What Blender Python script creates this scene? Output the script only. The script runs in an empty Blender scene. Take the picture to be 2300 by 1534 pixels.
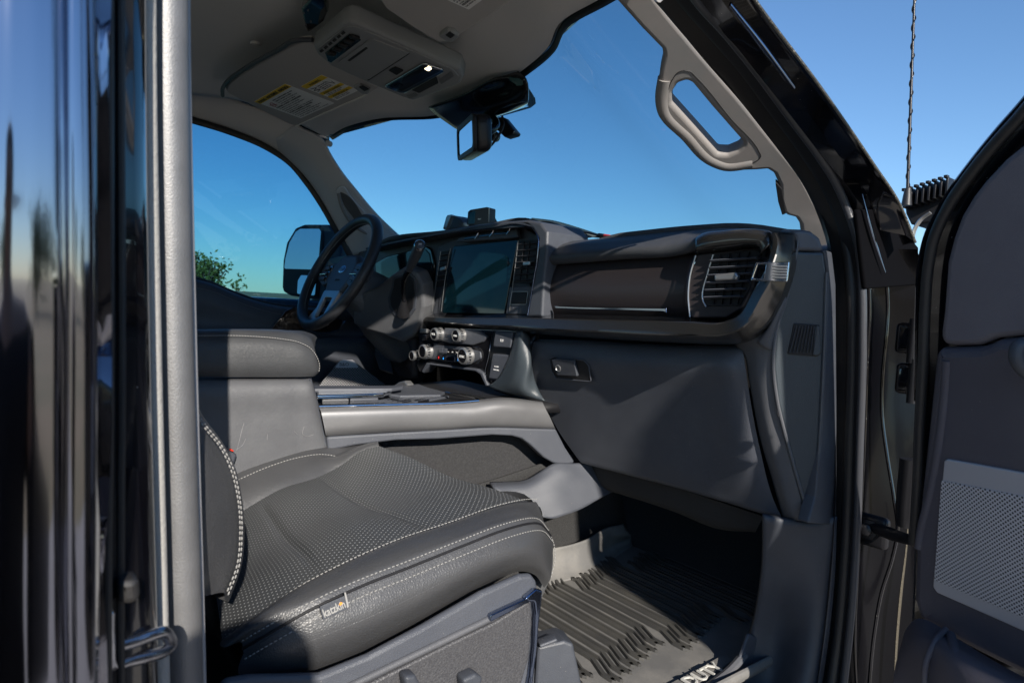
import bpy, math, random
import numpy as np
from mathutils import Vector, Matrix
random.seed(4)
scene = bpy.context.scene
COL = scene.collection
R = math.radians
# ---------------------------------------------------------------- camera
FPX, CX, CY = 1472.37, 1150.0, 767.0          # focal length and centre in photo pixels (2300 x 1534)
CROT = Matrix(((0.62023903, -0.07792747, 0.78053242), (0.78240295, -0.00972717, -0.62269656), (0.05611754, 0.99691158, 0.05493751)))
CAM = Vector((1.37, 0.0, 0.0))
cd = bpy.data.cameras.new('camera'); cam = bpy.data.objects.new('camera', cd); COL.objects.link(cam)
cam.matrix_world = Matrix.Translation(CAM) @ CROT.to_4x4()
cd.sensor_width = 36; cd.lens = FPX / 2300 * 36; cd.clip_start = .02; cd.clip_end = 3000
cd.dof.use_dof = True; cd.dof.focus_distance = 1.25; cd.dof.aperture_fstop = 9.0; cd.dof.aperture_blades = 9
scene.camera = cam
# ---------------------------------------------------------------- sun and sky
SUN = Vector((.66, -.218, .335)).normalized()
elev = math.asin(SUN.z)
ld = bpy.data.lights.new('sun', 'SUN'); lo = bpy.data.objects.new('sun', ld); COL.objects.link(lo)
ld.energy = 3.9; ld.angle = R(.55); ld.color = (1, .93, .83)
lo.rotation_euler = SUN.to_track_quat('Z', 'Y').to_euler()
lo.location = (20, -6, 15)
w = bpy.data.worlds.new('World'); scene.world = w; w.use_nodes = True
nt = w.node_tree; bg = nt.nodes['Background']
sky = nt.nodes.new('ShaderNodeTexSky'); sky.sky_type = 'NISHITA'; sky.sun_disc = False
sky.sun_elevation = elev; sky.sun_rotation = math.atan2(SUN.x, SUN.y)
sky.air_density = 1.0; sky.dust_density = 0.0; sky.ozone_density = 4.5
hs = nt.nodes.new('ShaderNodeHueSaturation'); hs.inputs['Saturation'].default_value = 1.06; nt.links.new(sky.outputs[0], hs.inputs['Color']); nt.links.new(hs.outputs[0], bg.inputs[0]); bg.inputs[1].default_value = 0.092
scene.view_settings.view_transform = 'Standard'; scene.view_settings.look = 'None'
scene.view_settings.exposure = 0.90; scene.view_settings.gamma = 1
scene.cycles.max_bounces = 8; scene.cycles.diffuse_bounces = 4; scene.cycles.transparent_max_bounces = 16
scene.cycles.sample_clamp_indirect = 6

# ---------------------------------------------------------------- helpers
def V(*a): return Vector(a)
def ray(px, py): return CROT @ V(px - CX, -(py - CY), -FPX)
def ax(px, py, i, v):
    r = ray(px, py); t = (v - CAM[i]) / r[i]; return CAM + r * t
def X(px, py, v): return ax(px, py, 0, v)
def Y(px, py, v): return ax(px, py, 1, v)
def Z(px, py, v): return ax(px, py, 2, v)
class Plane:
    def __init__(s, p, n): s.p = Vector(p); s.n = Vector(n).normalized(); s.n = s.n if (CAM - s.p).dot(s.n) > 0 else -s.n
    def hit(s, px, py, off=0):
        q = s.p + s.n * off; r = ray(px, py); return CAM + r * ((q - CAM).dot(s.n) / r.dot(s.n))
def PY(y): return Plane((0, y, 0), (0, -1, 0))
def PX(x): return Plane((x, 0, 0), (1, 0, 0))
def PZ(z): return Plane((0, 0, z), (0, 0, 1))
def Xs(l, v=None): return [X(p[0], p[1], p[2] if v is None else v) for p in l]
def Ys(l, v=None): return [Y(p[0], p[1], p[2] if v is None else v) for p in l]
def Zs(l, v=None): return [Z(p[0], p[1], p[2] if v is None else v) for p in l]

def catmull(pts, n, closed=False, lin=False):
    """n points evenly spread by arc length along a smooth curve through pts"""
    P = [Vector(p) for p in pts]
    if len(P) == 1: return [P[0].copy() for _ in range(n)]
    dense = []
    m = len(P); segs = m if closed else m - 1
    for i in range(segs):
        if closed: a, b, c, d = P[(i-1) % m], P[i], P[(i+1) % m], P[(i+2) % m]
        else: a, b, c, d = P[max(i-1, 0)], P[i], P[i+1], P[min(i+2, m-1)]
        for k in range(12):
            t = k / 12
            if lin: dense.append(b.lerp(c, t)); continue
            # centripetal-like tension
            l0 = max((b-a).length, 1e-6); l1 = max((c-b).length, 1e-6); l2 = max((d-c).length, 1e-6)
            m1 = ((c-b)/l1*l0 + (b-a)/l0*l1)/(l0+l1)*l1 if a is not b and (b-a).length > 1e-7 else (c-b)
            m2 = ((d-c)/l2*l1 + (c-b)/l1*l2)/(l1+l2)*l1 if (d-c).length > 1e-7 else (c-b)
            t2, t3 = t*t, t*t*t
            dense.append(b*(2*t3-3*t2+1) + m1*(t3-2*t2+t) + c*(-2*t3+3*t2) + m2*(t3-t2))
    dense.append(P[0].copy() if closed else P[-1].copy())
    L = [0]
    for i in range(1, len(dense)): L.append(L[-1] + (dense[i]-dense[i-1]).length)
    out = []; j = 0; N = n if closed else n - 1
    for k in range(n):
        s = L[-1] * k / max(N, 1)
        while j < len(L) - 2 and L[j+1] < s: j += 1
        f = (s - L[j]) / max(L[j+1] - L[j], 1e-9)
        out.append(dense[j].lerp(dense[j+1], min(max(f, 0), 1)))
    return out

def prop(o, label=None, cat=None, group=None, kind=None):
    if label: o['label'] = label
    if cat: o['category'] = cat
    if group: o['group'] = group
    if kind: o['kind'] = kind
    return o
def empty(name, parent=None, loc=(0, 0, 0), **k):
    o = bpy.data.objects.new(name, None); COL.objects.link(o); o.location = loc; o.parent = parent; o.empty_display_size = .05
    return prop(o, **k)
def link(name, me, mat, parent, angle=38, **k):
    o = bpy.data.objects.new(name, me); COL.objects.link(o); o.parent = parent
    if mat: me.materials.append(mat)
    for p in me.polygons: p.use_smooth = True
    me.set_sharp_from_angle(angle=R(angle))
    return prop(o, **k)
def mesh(name, vs, fs, mat, parent, uvs=None, angle=38, **k):
    me = bpy.data.meshes.new(name); me.from_pydata([tuple(v) for v in vs], [], fs)
    if uvs:
        uv = me.uv_layers.new(name='UVMap')
        for lp in me.loops: uv.data[lp.index].uv = uvs[lp.vertex_index]
    me.update()
    return link(name, me, mat, parent, angle, **k)

def grid(name, rows, mat, parent, nu=32, nv=24, thick=0, linv=False, linu=False, flip=None, angle=60, fold=False, **k):
    rs = [catmull(r, nu, lin=linu) for r in rows]
    cols = []
    for j in range(nu):
        if linv == 'exact': cols.append([r[j] for r in rs])
        else: cols.append(catmull([r[j] for r in rs], nv, lin=linv))
    if linv == 'exact': nv = len(rs)
    vs = []; uv = []
    ulen = [0]
    for j in range(1, nu): ulen.append(ulen[-1] + (cols[j][nv//2] - cols[j-1][nv//2]).length)
    for j in range(nu):
        acc = 0
        for i in range(nv):
            if i: acc += (cols[j][i] - cols[j][i-1]).length
            vs.append(cols[j][i]); uv.append((ulen[j], acc))
    fs = [(j*nv+i, (j+1)*nv+i, (j+1)*nv+i+1, j*nv+i+1) for j in range(nu-1) for i in range(nv-1)]
    # turn the faces towards the side of the camera
    s = 0
    for f in fs:
        a, b, c, d = [vs[q] for q in f]; n = (c-a).cross(d-b); s += n.dot(CAM - a)
    if (s < 0) != bool(flip): fs = [f[::-1] for f in fs]
    o = mesh(name, vs, fs, mat, parent, uv, angle, **k)
    if thick:
        m = o.modifiers.new('thick', 'SOLIDIFY'); m.thickness = thick; m.offset = -1
    return o

def rounded(poly, r, n=5):
    if not isinstance(r, (list, tuple)) and r <= 0: return poly
    out = []; m = len(poly)
    for i in range(m):
        a, b, c = [Vector(q) for q in (poly[i-1], poly[i], poly[(i+1) % m])]
        rr = r[i] if isinstance(r, (list, tuple)) else r
        d1 = (a-b); d2 = (c-b); l1, l2 = d1.length, d2.length
        if l1 < 1e-7 or l2 < 1e-7: continue
        d1 /= l1; d2 /= l2
        ang = math.acos(max(-1, min(1, d1.dot(d2))))
        if rr <= 0 or ang > 3.05: out.append(b); continue
        t = min(rr / math.tan(ang/2), l1*.48, l2*.48)
        p, q = b + d1*t, b + d2*t
        for k in range(n+1):
            s = k/n; out.append(p*(1-s)**2 + b*2*s*(1-s) + q*s*s)
    return out
def ext3(name, pts, normal, depth, mat, parent, bevel=.0015, r=.003, holes=(), smooth=False, hr=None, bres=2, **k):
    """planar outline given as 3D points, extruded away from 'normal' by depth, rounded corners and bevelled edges"""
    N = Vector(normal).normalized(); O = sum((Vector(p) for p in pts), V(0, 0, 0)) / len(pts)
    U = V(0, 0, 1).cross(N)
    if U.length < .2: U = V(1, 0, 0) - N * N.x
    U.normalize(); W = N.cross(U)
    def loc(l): return [Vector(((Vector(p)-O).dot(U), (Vector(p)-O).dot(W))) for p in l]
    cu = bpy.data.curves.new(name, 'CURVE'); cu.dimensions = '2D'; cu.fill_mode = 'BOTH'
    bevel = min(bevel, depth*.45)
    cu.extrude = max(depth/2 - bevel, 0); cu.bevel_depth = bevel; cu.bevel_resolution = bres; cu.offset = -bevel
    for idx, l in enumerate([pts] + list(holes)):
        q = loc(l)
        rr = r if idx == 0 or hr is None else hr
        if smooth: q = [Vector((a.x, a.y)) for a in catmull([V(a.x, a.y, 0) for a in q], len(q)*6, closed=True)]
        else: q = rounded(q, rr)
        sp = cu.splines.new('POLY'); sp.points.add(len(q)-1); sp.use_cyclic_u = True
        for i, a in enumerate(q): sp.points[i].co = (a.x, a.y, 0, 1)
    tmp = bpy.data.objects.new('tmp', cu); COL.objects.link(tmp)
    dg = bpy.context.evaluated_depsgraph_get(); dg.update()
    me = bpy.data.meshes.new_from_object(tmp.evaluated_get(dg)); bpy.data.objects.remove(tmp); bpy.data.curves.remove(cu)
    me.name = name; me.materials.clear()
    M = Matrix((U, W, N)).transposed().to_4x4(); M.translation = O - N * (depth/2)
    uv = me.uv_layers.new(name='UVMap') if not me.uv_layers else me.uv_layers[0]
    for lp in me.loops:
        c = me.vertices[lp.vertex_index].co; uv.data[lp.index].uv = (c.x, c.y)
    me.transform(M)
    return link(name, me, mat, parent, 30, **k)
def ext(name, px, plane, depth, mat, parent, off=0, holes=(), **k):
    """outline traced on a real plane of the cabin"""
    return ext3(name, [plane.hit(a[0], a[1], off) for a in px], plane.n, depth, mat, parent, holes=[[plane.hit(a[0], a[1], off) for a in h] for h in holes], **k)

def tube_data(path, r, seg=10, cap=True, flat=1.0, up=None):
    vs = []; fs = []; n = len(path); prev = None
    for i, p in enumerate(path):
        t = (path[min(i+1, n-1)] - path[max(i-1, 0)]).normalized()
        if prev is None:
            a = up or (V(0, 0, 1) if abs(t.z) < .9 else V(0, 1, 0)); u = (a - t*a.dot(t)).normalized()
        else: u = (prev - t*prev.dot(t)).normalized()
        prev = u; v = t.cross(u); rr = r[i] if isinstance(r, (list, tuple)) else r
        for s in range(seg):
            c = 2*math.pi*s/seg; vs.append(p + u*math.cos(c)*rr + v*math.sin(c)*rr*flat)
    for i in range(n-1):
        for s in range(seg):
            a = i*seg+s; b = i*seg+(s+1) % seg; fs.append((a, b, b+seg, a+seg))
    if cap: fs.append(tuple(range(seg))[::-1]); fs.append(tuple((n-1)*seg+s for s in range(seg)))
    return vs, fs
def tube(name, pts, r, mat, parent, n=40, seg=12, smooth=True, flat=1.0, up=None, **k):
    path = catmull(pts, n, lin=not smooth)
    if isinstance(r, (list, tuple)):
        rr = [r[min(int(i/(n-1)*(len(r)-1)), len(r)-2)]*(1-(i/(n-1)*(len(r)-1)-min(int(i/(n-1)*(len(r)-1)), len(r)-2))) + r[min(int(i/(n-1)*(len(r)-1)), len(r)-2)+1]*(i/(n-1)*(len(r)-1)-min(int(i/(n-1)*(len(r)-1)), len(r)-2)) for i in range(n)]
    else: rr = r
    vs, fs = tube_data(path, rr, seg, True, flat, up)
    return mesh(name, vs, fs, mat, parent, **k)
def multi(name, items, mat, parent, **k):
    """several little shapes of one part in one mesh; items = list of (verts, faces)"""
    vs = []; fs = []
    for a, b in items:
        o = len(vs); vs += list(a); fs += [tuple(i+o for i in f) for f in b]
    return mesh(name, vs, fs, mat, parent, **k)
def boxd(c, s, M=None, ch=.0):
    """box data: centre, full size, optional 3x3 axes, chamfer"""
    hx, hy, hz = [q/2 for q in s]; c = Vector(c); vs = []; fs = []
    M = M or Matrix.Identity(3)
    ch = min(ch, hx*.9, hy*.9, hz*.9)
    if ch <= 0:
        P = [(x, y, z) for x in (-hx, hx) for y in (-hy, hy) for z in (-hz, hz)]
        fs = [(0, 1, 3, 2), (4, 6, 7, 5), (0, 4, 5, 1), (2, 3, 7, 6), (0, 2, 6, 4), (1, 5, 7, 3)]
        return [c + M @ Vector(p) for p in P], fs
    import bmesh
    bm = bmesh.new(); bmesh.ops.create_cube(bm, size=1)
    for v in bm.verts: v.co = Vector((v.co.x*s[0], v.co.y*s[1], v.co.z*s[2]))
    bmesh.ops.bevel(bm, geom=list(bm.edges), offset=ch, segments=3, profile=.5, affect='EDGES')
    bm.verts.index_update()
    vs = [c + M @ v.co for v in bm.verts]; fs = [tuple(v.index for v in f.verts) for f in bm.faces]; bm.free()
    return vs, fs
def box(name, c, s, mat, parent, M=None, ch=.003, **k):
    vs, fs = boxd(c, s, M, ch); return mesh(name, vs, fs, mat, parent, **k)
def frame(n, up=(0, 0, 1)):
    n = Vector(n).normalized(); u = Vector(up).cross(n).normalized(); v = n.cross(u)
    return Matrix((u, v, n)).transposed()      # columns right, up, outward
def lathed(o, M, prof, seg=32):
    """prof = (radius, height) pairs, turned round the third axis of M at o"""
    o = Vector(o); vs = []; fs = []
    for r, h in prof:
        for s in range(seg):
            a = 2*math.pi*s/seg; vs.append(o + M @ V(r*math.cos(a), r*math.sin(a), h))
    for i in range(len(prof)-1):
        for s in range(seg): a = i*seg+s; b = i*seg+(s+1) % seg; fs.append((a, b, b+seg, a+seg))
    fs.append(tuple(range(seg))[::-1]); fs.append(tuple((len(prof)-1)*seg+s for s in range(seg)))
    return vs, fs
def lathe(name, o, M, prof, mat, parent, seg=32, **k):
    vs, fs = lathed(o, M, prof, seg); return mesh(name, vs, fs, mat, parent, **k)
def stitches(name, pts, mat, parent, gap=.0052, ln=.0040, r=.0009, lift=None, n=None, **k):
    L = sum((Vector(pts[i+1])-Vector(pts[i])).length for i in range(len(pts)-1)); n = n or max(4, int(L/gap))
    P = catmull(pts, n+1); items = []
    for i in range(n):
        a = P[i]; d = (P[i+1]-P[i]).normalized()
        q = [a, a + d*ln*.25, a + d*ln*.75, a + d*ln]
        if lift: q = [p + Vector(lift) for p in q]
        items.append(tube_data(q, [r*.35, r, r, r*.35], 6))
    return multi(name, items, mat, parent, angle=80, **k)
def text(body, o, xd, n, width, mat, parent, name='lettering', h=None, depth=.0003, align='LEFT', shear=0, bold=0, **k):
    cu = bpy.data.curves.new(name, 'FONT'); cu.body = body; cu.extrude = depth; cu.align_x = align; cu.align_y = 'BOTTOM_BASELINE'; cu.shear = shear; cu.offset = bold; cu.resolution_u = 2
    tmp = bpy.data.objects.new('tmp', cu); COL.objects.link(tmp)
    dg = bpy.context.evaluated_depsgraph_get(); dg.update()
    me = bpy.data.meshes.new_from_object(tmp.evaluated_get(dg)); bpy.data.objects.remove(tmp); bpy.data.curves.remove(cu)
    xs = [v.co.x for v in me.vertices]; ys = [v.co.y for v in me.vertices]
    if not xs: return None
    sx = width/(max(xs)-min(xs)); sy = (h/(max(ys)-min(ys))) if h else sx
    N = Vector(n).normalized(); U = Vector(xd); U = (U - N*U.dot(N)).normalized(); W = N.cross(U)
    M = Matrix((U*sx, W*sy, N)).transposed().to_4x4(); M.translation = Vector(o) + N*.0003
    me.materials.clear(); me.transform(M)
    return link(name, me, mat, parent, **k)

# ---------------------------------------------------------------- materials
def mat(name, col, rough=.5, metal=0, bump=None, bs=600, coat=0, spec=.5, vary=None, emit=None, detail=3, kind='noise', crough=.03, sheen=0, aniso=0, dust=0):
    m = bpy.data.materials.new(name); m.use_nodes = True; t = m.node_tree; b = t.nodes['Principled BSDF']
    b.inputs['Base Color'].default_value = (*col, 1); b.inputs['Roughness'].default_value = rough; b.inputs['Metallic'].default_value = metal
    b.inputs['Coat Weight'].default_value = coat; b.inputs['Coat Roughness'].default_value = crough; b.inputs['Specular IOR Level'].default_value = spec
    if sheen: b.inputs['Sheen Weight'].default_value = sheen; b.inputs['Sheen Roughness'].default_value = .5
    tc = t.nodes.new('ShaderNodeTexCoord')
    if bump:
        if kind == 'noise':
            x = t.nodes.new('ShaderNodeTexNoise'); x.inputs['Scale'].default_value = bs; x.inputs['Detail'].default_value = detail; out = x.outputs[0]
        else:
            x = t.nodes.new('ShaderNodeTexVoronoi'); x.feature = 'DISTANCE_TO_EDGE' if kind == 'cells' else 'F1'; x.inputs['Scale'].default_value = bs; out = x.outputs['Distance']
            wn = t.nodes.new('ShaderNodeTexNoise'); wn.inputs['Scale'].default_value = bs*.35; wn.inputs['Detail'].default_value = 3
            mx = t.nodes.new('ShaderNodeMath'); mx.operation = 'MULTIPLY_ADD'; mx.inputs[1].default_value = .6; t.links.new(wn.outputs[0], mx.inputs[0]); t.links.new(out, mx.inputs[2]); t.links.new(tc.outputs['Object'], wn.inputs[0]); 
        t.links.new(tc.outputs['Object'], x.inputs['Vector'])
        if kind != 'noise': out = mx.outputs[0]
        bu = t.nodes.new('ShaderNodeBump'); bu.inputs['Strength'].default_value = bump; bu.inputs['Distance'].default_value = .001
        t.links.new(out, bu.inputs['Height']); t.links.new(bu.outputs[0], b.inputs['Normal'])
    if vary:      # (second colour, scale, roughness change)
        x = t.nodes.new('ShaderNodeTexNoise'); x.inputs['Scale'].default_value = vary[1]; x.inputs['Detail'].default_value = 6; x.inputs['Roughness'].default_value = .65
        t.links.new(tc.outputs['Object'], x.inputs['Vector'])
        rp = t.nodes.new('ShaderNodeValToRGB'); rp.color_ramp.elements[0].position = .42; rp.color_ramp.elements[1].position = .68
        rp.color_ramp.elements[0].color = (*col, 1); rp.color_ramp.elements[1].color = (*vary[0], 1)
        t.links.new(x.outputs[0], rp.inputs[0]); t.links.new(rp.outputs[0], b.inputs['Base Color'])
        mr = t.nodes.new('ShaderNodeMapRange'); mr.inputs[1].default_value = .35; mr.inputs[2].default_value = .7; mr.inputs[3].default_value = rough; mr.inputs[4].default_value = min(1, max(0, rough + vary[2]))
        t.links.new(x.outputs[0], mr.inputs[0]); t.links.new(mr.outputs[0], b.inputs['Roughness'])
    if dust:
        vo = t.nodes.new('ShaderNodeTexVoronoi'); vo.inputs['Scale'].default_value = 95; t.links.new(tc.outputs['Object'], vo.inputs['Vector'])
        lt = t.nodes.new('ShaderNodeMath'); lt.operation = 'LESS_THAN'; lt.inputs[1].default_value = .055; t.links.new(vo.outputs['Distance'], lt.inputs[0])
        sc3 = t.nodes.new('ShaderNodeSeparateXYZ'); t.links.new(vo.outputs['Color'], sc3.inputs[0])
        g2 = t.nodes.new('ShaderNodeMath'); g2.operation = 'GREATER_THAN'; g2.inputs[1].default_value = .55; t.links.new(sc3.outputs[0], g2.inputs[0])
        mu = t.nodes.new('ShaderNodeMath'); mu.operation = 'MULTIPLY'; t.links.new(lt.outputs[0], mu.inputs[0]); t.links.new(g2.outputs[0], mu.inputs[1])
        mxd = t.nodes.new('ShaderNodeMix'); mxd.data_type = 'RGBA'; mxd.inputs[6].default_value = (*col, 1); mxd.inputs[7].default_value = (dust, dust*.97, dust*.92, 1)
        for l_ in list(t.links):
            if l_.to_socket == b.inputs['Base Color']: t.links.new(l_.from_socket, mxd.inputs[6])
        t.links.new(mu.outputs[0], mxd.inputs[0]); t.links.new(mxd.outputs[2], b.inputs['Base Color'])
    if emit: b.inputs['Emission Color'].default_value = (*emit[0], 1); b.inputs['Emission Strength'].default_value = emit[1]
    return m
def dots(name, base, dot, pitch, rad, rough=.45, metal=0, bump=.4, rot=45, drough=.8, grain=500):
    m = mat(name, base, rough, metal); t = m.node_tree; b = t.nodes['Principled BSDF']
    tc = t.nodes.new('ShaderNodeTexCoord'); mp = t.nodes.new('ShaderNodeMapping'); mp.inputs['Rotation'].default_value = (0, 0, R(rot)); mp.inputs['Scale'].default_value = (1/pitch,)*3
    t.links.new(tc.outputs['UV'], mp.inputs[0])
    fr = t.nodes.new('ShaderNodeVectorMath'); fr.operation = 'FRACTION'; t.links.new(mp.outputs[0], fr.inputs[0])
    sb = t.nodes.new('ShaderNodeVectorMath'); sb.operation = 'SUBTRACT'; sb.inputs[1].default_value = (.5, .5, 0); t.links.new(fr.outputs[0], sb.inputs[0])
    sx = t.nodes.new('ShaderNodeSeparateXYZ'); t.links.new(sb.outputs[0], sx.inputs[0])
    cx = t.nodes.new('ShaderNodeCombineXYZ'); t.links.new(sx.outputs[0], cx.inputs[0]); t.links.new(sx.outputs[1], cx.inputs[1])
    ln = t.nodes.new('ShaderNodeVectorMath'); ln.operation = 'LENGTH'; t.links.new(cx.outputs[0], ln.inputs[0])
    mr = t.nodes.new('ShaderNodeMapRange'); mr.inputs[1].default_value = rad*.85; mr.inputs[2].default_value = rad*1.15; mr.inputs[3].default_value = 1; mr.inputs[4].default_value = 0
    t.links.new(ln.outputs['Value'], mr.inputs[0])
    mx = t.nodes.new('ShaderNodeMix'); mx.data_type = 'RGBA'; mx.inputs[6].default_value = (*base, 1); mx.inputs[7].default_value = (*dot, 1)
    t.links.new(mr.outputs[0], mx.inputs[0]); t.links.new(mx.outputs[2], b.inputs['Base Color'])
    m2 = t.nodes.new('ShaderNodeMapRange'); m2.inputs[3].default_value = rough; m2.inputs[4].default_value = drough; t.links.new(mr.outputs[0], m2.inputs[0]); t.links.new(m2.outputs[0], b.inputs['Roughness'])
    if metal:
        m3 = t.nodes.new('ShaderNodeMapRange'); m3.inputs[3].default_value = metal; m3.inputs[4].default_value = 0; t.links.new(mr.outputs[0], m3.inputs[0]); t.links.new(m3.outputs[0], b.inputs['Metallic'])
    no = t.nodes.new('ShaderNodeTexNoise'); no.inputs['Scale'].default_value = grain; t.links.new(tc.outputs['Object'], no.inputs[0])
    ma = t.nodes.new('ShaderNodeMath'); ma.operation = 'MULTIPLY_ADD'; ma.inputs[1].default_value = -1.5; t.links.new(mr.outputs[0], ma.inputs[0]); t.links.new(no.outputs[0], ma.inputs[2])
    bu = t.nodes.new('ShaderNodeBump'); bu.inputs['Strength'].default_value = bump; bu.inputs['Distance'].default_value = .001; t.links.new(ma.outputs[0], bu.inputs['Height']); t.links.new(bu.outputs[0], b.inputs['Normal'])
    return m
def brushed(name, col, rough, metal=1, sc=(8, 900, 8), amt=.25):
    m = mat(name, col, rough, metal); t = m.node_tree; b = t.nodes['Principled BSDF']
    tc = t.nodes.new('ShaderNodeTexCoord'); mp = t.nodes.new('ShaderNodeMapping'); mp.inputs['Scale'].default_value = sc; t.links.new(tc.outputs['Object'], mp.inputs[0])
    x = t.nodes.new('ShaderNodeTexNoise'); x.inputs['Scale'].default_value = 1; x.inputs['Detail'].default_value = 4; t.links.new(mp.outputs[0], x.inputs[0])
    bu = t.nodes.new('ShaderNodeBump'); bu.inputs['Strength'].default_value = amt; bu.inputs['Distance'].default_value = .0006; t.links.new(x.outputs[0], bu.inputs['Height']); t.links.new(bu.outputs[0], b.inputs['Normal'])
    mr = t.nodes.new('ShaderNodeMapRange'); mr.inputs[3].default_value = rough*.7; mr.inputs[4].default_value = rough*1.4; t.links.new(x.outputs[0], mr.inputs[0]); t.links.new(mr.outputs[0], b.inputs['Roughness'])
    return m
def glassmat(name, tint, gloss=1.0, dirt=0):
    m = bpy.data.materials.new(name); m.use_nodes = True; t = m.node_tree; t.nodes.remove(t.nodes['Principled BSDF']); out = t.nodes['Material Output']
    tr = t.nodes.new('ShaderNodeBsdfTransparent'); tr.inputs[0].default_value = (*tint, 1)
    gl = t.nodes.new('ShaderNodeBsdfGlossy'); gl.inputs['Roughness'].default_value = .01
    fr = t.nodes.new('ShaderNodeFresnel'); fr.inputs[0].default_value = 1.35
    mx = t.nodes.new('ShaderNodeMixShader'); t.links.new(fr.outputs[0], mx.inputs[0]); t.links.new(tr.outputs[0], mx.inputs[1]); t.links.new(gl.outputs[0], mx.inputs[2])
    last = mx
    if dirt:
        tc = t.nodes.new('ShaderNodeTexCoord'); mp = t.nodes.new('ShaderNodeMapping'); mp.inputs['Scale'].default_value = (9, 9, 2.2); t.links.new(tc.outputs['Object'], mp.inputs[0])
        x = t.nodes.new('ShaderNodeTexNoise'); x.inputs['Scale'].default_value = 3; x.inputs['Detail'].default_value = 9; x.inputs['Roughness'].default_value = .6; t.links.new(mp.outputs[0], x.inputs[0])
        mr = t.nodes.new('ShaderNodeMapRange'); mr.inputs[1].default_value = .5; mr.inputs[2].default_value = .8; mr.inputs[3].default_value = dirt*.25; mr.inputs[4].default_value = dirt; t.links.new(x.outputs[0], mr.inputs[0])
        df = t.nodes.new('ShaderNodeBsdfDiffuse'); df.inputs[0].default_value = (.5, .55, .6, 1)
        m2 = t.nodes.new('ShaderNodeMixShader'); t.links.new(mr.outputs[0], m2.inputs[0]); t.links.new(mx.outputs[0], m2.inputs[1]); t.links.new(df.outputs[0], m2.inputs[2]); last = m2
    t.links.new(last.outputs[0], out.inputs[0]); return m

M = {}
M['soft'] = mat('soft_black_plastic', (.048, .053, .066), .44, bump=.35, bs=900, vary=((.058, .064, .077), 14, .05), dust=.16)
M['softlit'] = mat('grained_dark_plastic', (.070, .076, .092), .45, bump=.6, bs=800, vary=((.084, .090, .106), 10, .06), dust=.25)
M['pad'] = mat('dash_pad', (.048, .051, .058), .52, bump=.8, bs=520, vary=((.062, .064, .07), 20, .05))
M['green_pad'] = mat('dash_speaker_cover', (.055, .07, .07), .8, bump=.5, bs=900)
M['grey'] = mat('satin_grey_trim', (.155, .155, .16), .36, metal=.35, bump=.12, bs=1200, vary=((.17, .17, .175), 9, .08))
M['mid'] = mat('mid_grey_plastic', (.085, .088, .098), .52, bump=.6, bs=800, vary=((.10, .102, .112), 8, .05))
M['head'] = mat('headliner_fabric', (.68, .66, .63), .92, bump=.6, bs=1300, sheen=.2, vary=((.70, .67, .63), 6, 0))
M['visor'] = mat('sun_visor_fabric', (.46, .44, .42), .85, bump=.3, bs=1400)
M['console'] = mat('overhead_console_plastic', (.27, .28, .285), .62, bump=.25, bs=1000)
M['pillar'] = mat('pillar_trim_plastic', (.25, .23, .22), .62, bump=.35, bs=900, vary=((.215, .21, .205), 10, .03))
M['leather'] = mat('black_leather', (.058, .059, .063), .37, bump=.6, bs=330, kind='cells', vary=((.066, .067, .07), 7, .08), coat=.45, crough=.33)
M['leather_rim'] = mat('steering_wheel_leather', (.028, .030, .035), .42, bump=.2, bs=500, kind='cells')
M['arm'] = mat('armrest_leather', (.050, .052, .056), .42, bump=.6, bs=560, kind='cells', vary=((.06, .062, .066), 9, .08))
M['armside'] = mat('console_side_vinyl', (.095, .097, .105), .46, bump=.6, bs=620, kind='cells', vary=((.115, .118, .125), 11, .06))
M['perf'] = dots('perforated_leather', (.060, .063, .066), (.40, .41, .42), .0062, .145, rough=.42, bump=.18, drough=.7)
M['stitch'] = mat('grey_stitching', (.30, .295, .285), .6)
M['stitchd'] = mat('dim_stitching', (.16, .16, .17), .7)
M['piano'] = mat('gloss_black_plastic', (.006, .006, .008), .08, coat=.6, vary=((.012, .012, .014), 30, .06), dust=.3)
M['gloss_brown'] = brushed('brushed_dark_trim', (.055, .046, .048), .38, .55, sc=(4, 60, 700), amt=.18)
M['smoke'] = mat('smoked_metal_frame', (.12, .115, .11), .24, .85, bump=.03, bs=900)
M['screen'] = mat('screen_glass', (.002, .012, .018), .05, spec=.45)
M['black'] = mat('matt_black', (.008, .008, .010), .6)
M['rubber'] = mat('black_rubber_seal', (.018, .018, .020), .42, bump=.2, bs=500, vary=((.03, .028, .026), 12, .1))
M['door_paint'] = mat('glossy_dark_paint', (.24, .25, .31), .07, 1, coat=1, crough=.02)
M['paint'] = mat('black_paint', (.004, .004, .006), .12, coat=1, crough=.015, spec=.6, dust=.3)
M['jamb'] = mat('jamb_black_paint', (.002, .002, .003), .25, coat=.10, crough=.05, spec=.18)
M['deep'] = mat('jamb_shade_black', (.003, .003, .004), .9, spec=.05)  # sheenless near-black: the shade of the pillar foot is in the colour
M['pillar_skylit'] = mat('pillar_trim_skylit', (.50, .51, .53), .6, bump=.35, bs=900)  # cooler, lighter copy of the pillar trim; windshield light put into the colour
M['sealgrey'] = mat('grey_flocked_seal', (.20, .20, .205), .48, metal=.55, bump=.3, bs=700, vary=((.23, .23, .235), 25, .06))
M['sealfab'] = mat('woven_seal_edge', (.34, .33, .31), .6, bump=.8, bs=300)
M['chrome'] = mat('chrome', (.75, .76, .78), .06, 1)
M['satinchrome'] = mat('satin_chrome', (.42, .42, .42), .34, .8)
M['bluechrome'] = mat('dark_chrome', (.20, .24, .34), .10, 1)
M['steel'] = mat('striker_steel', (.48, .50, .56), .18, 1, vary=((.3, .31, .35), 40, .15))
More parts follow.
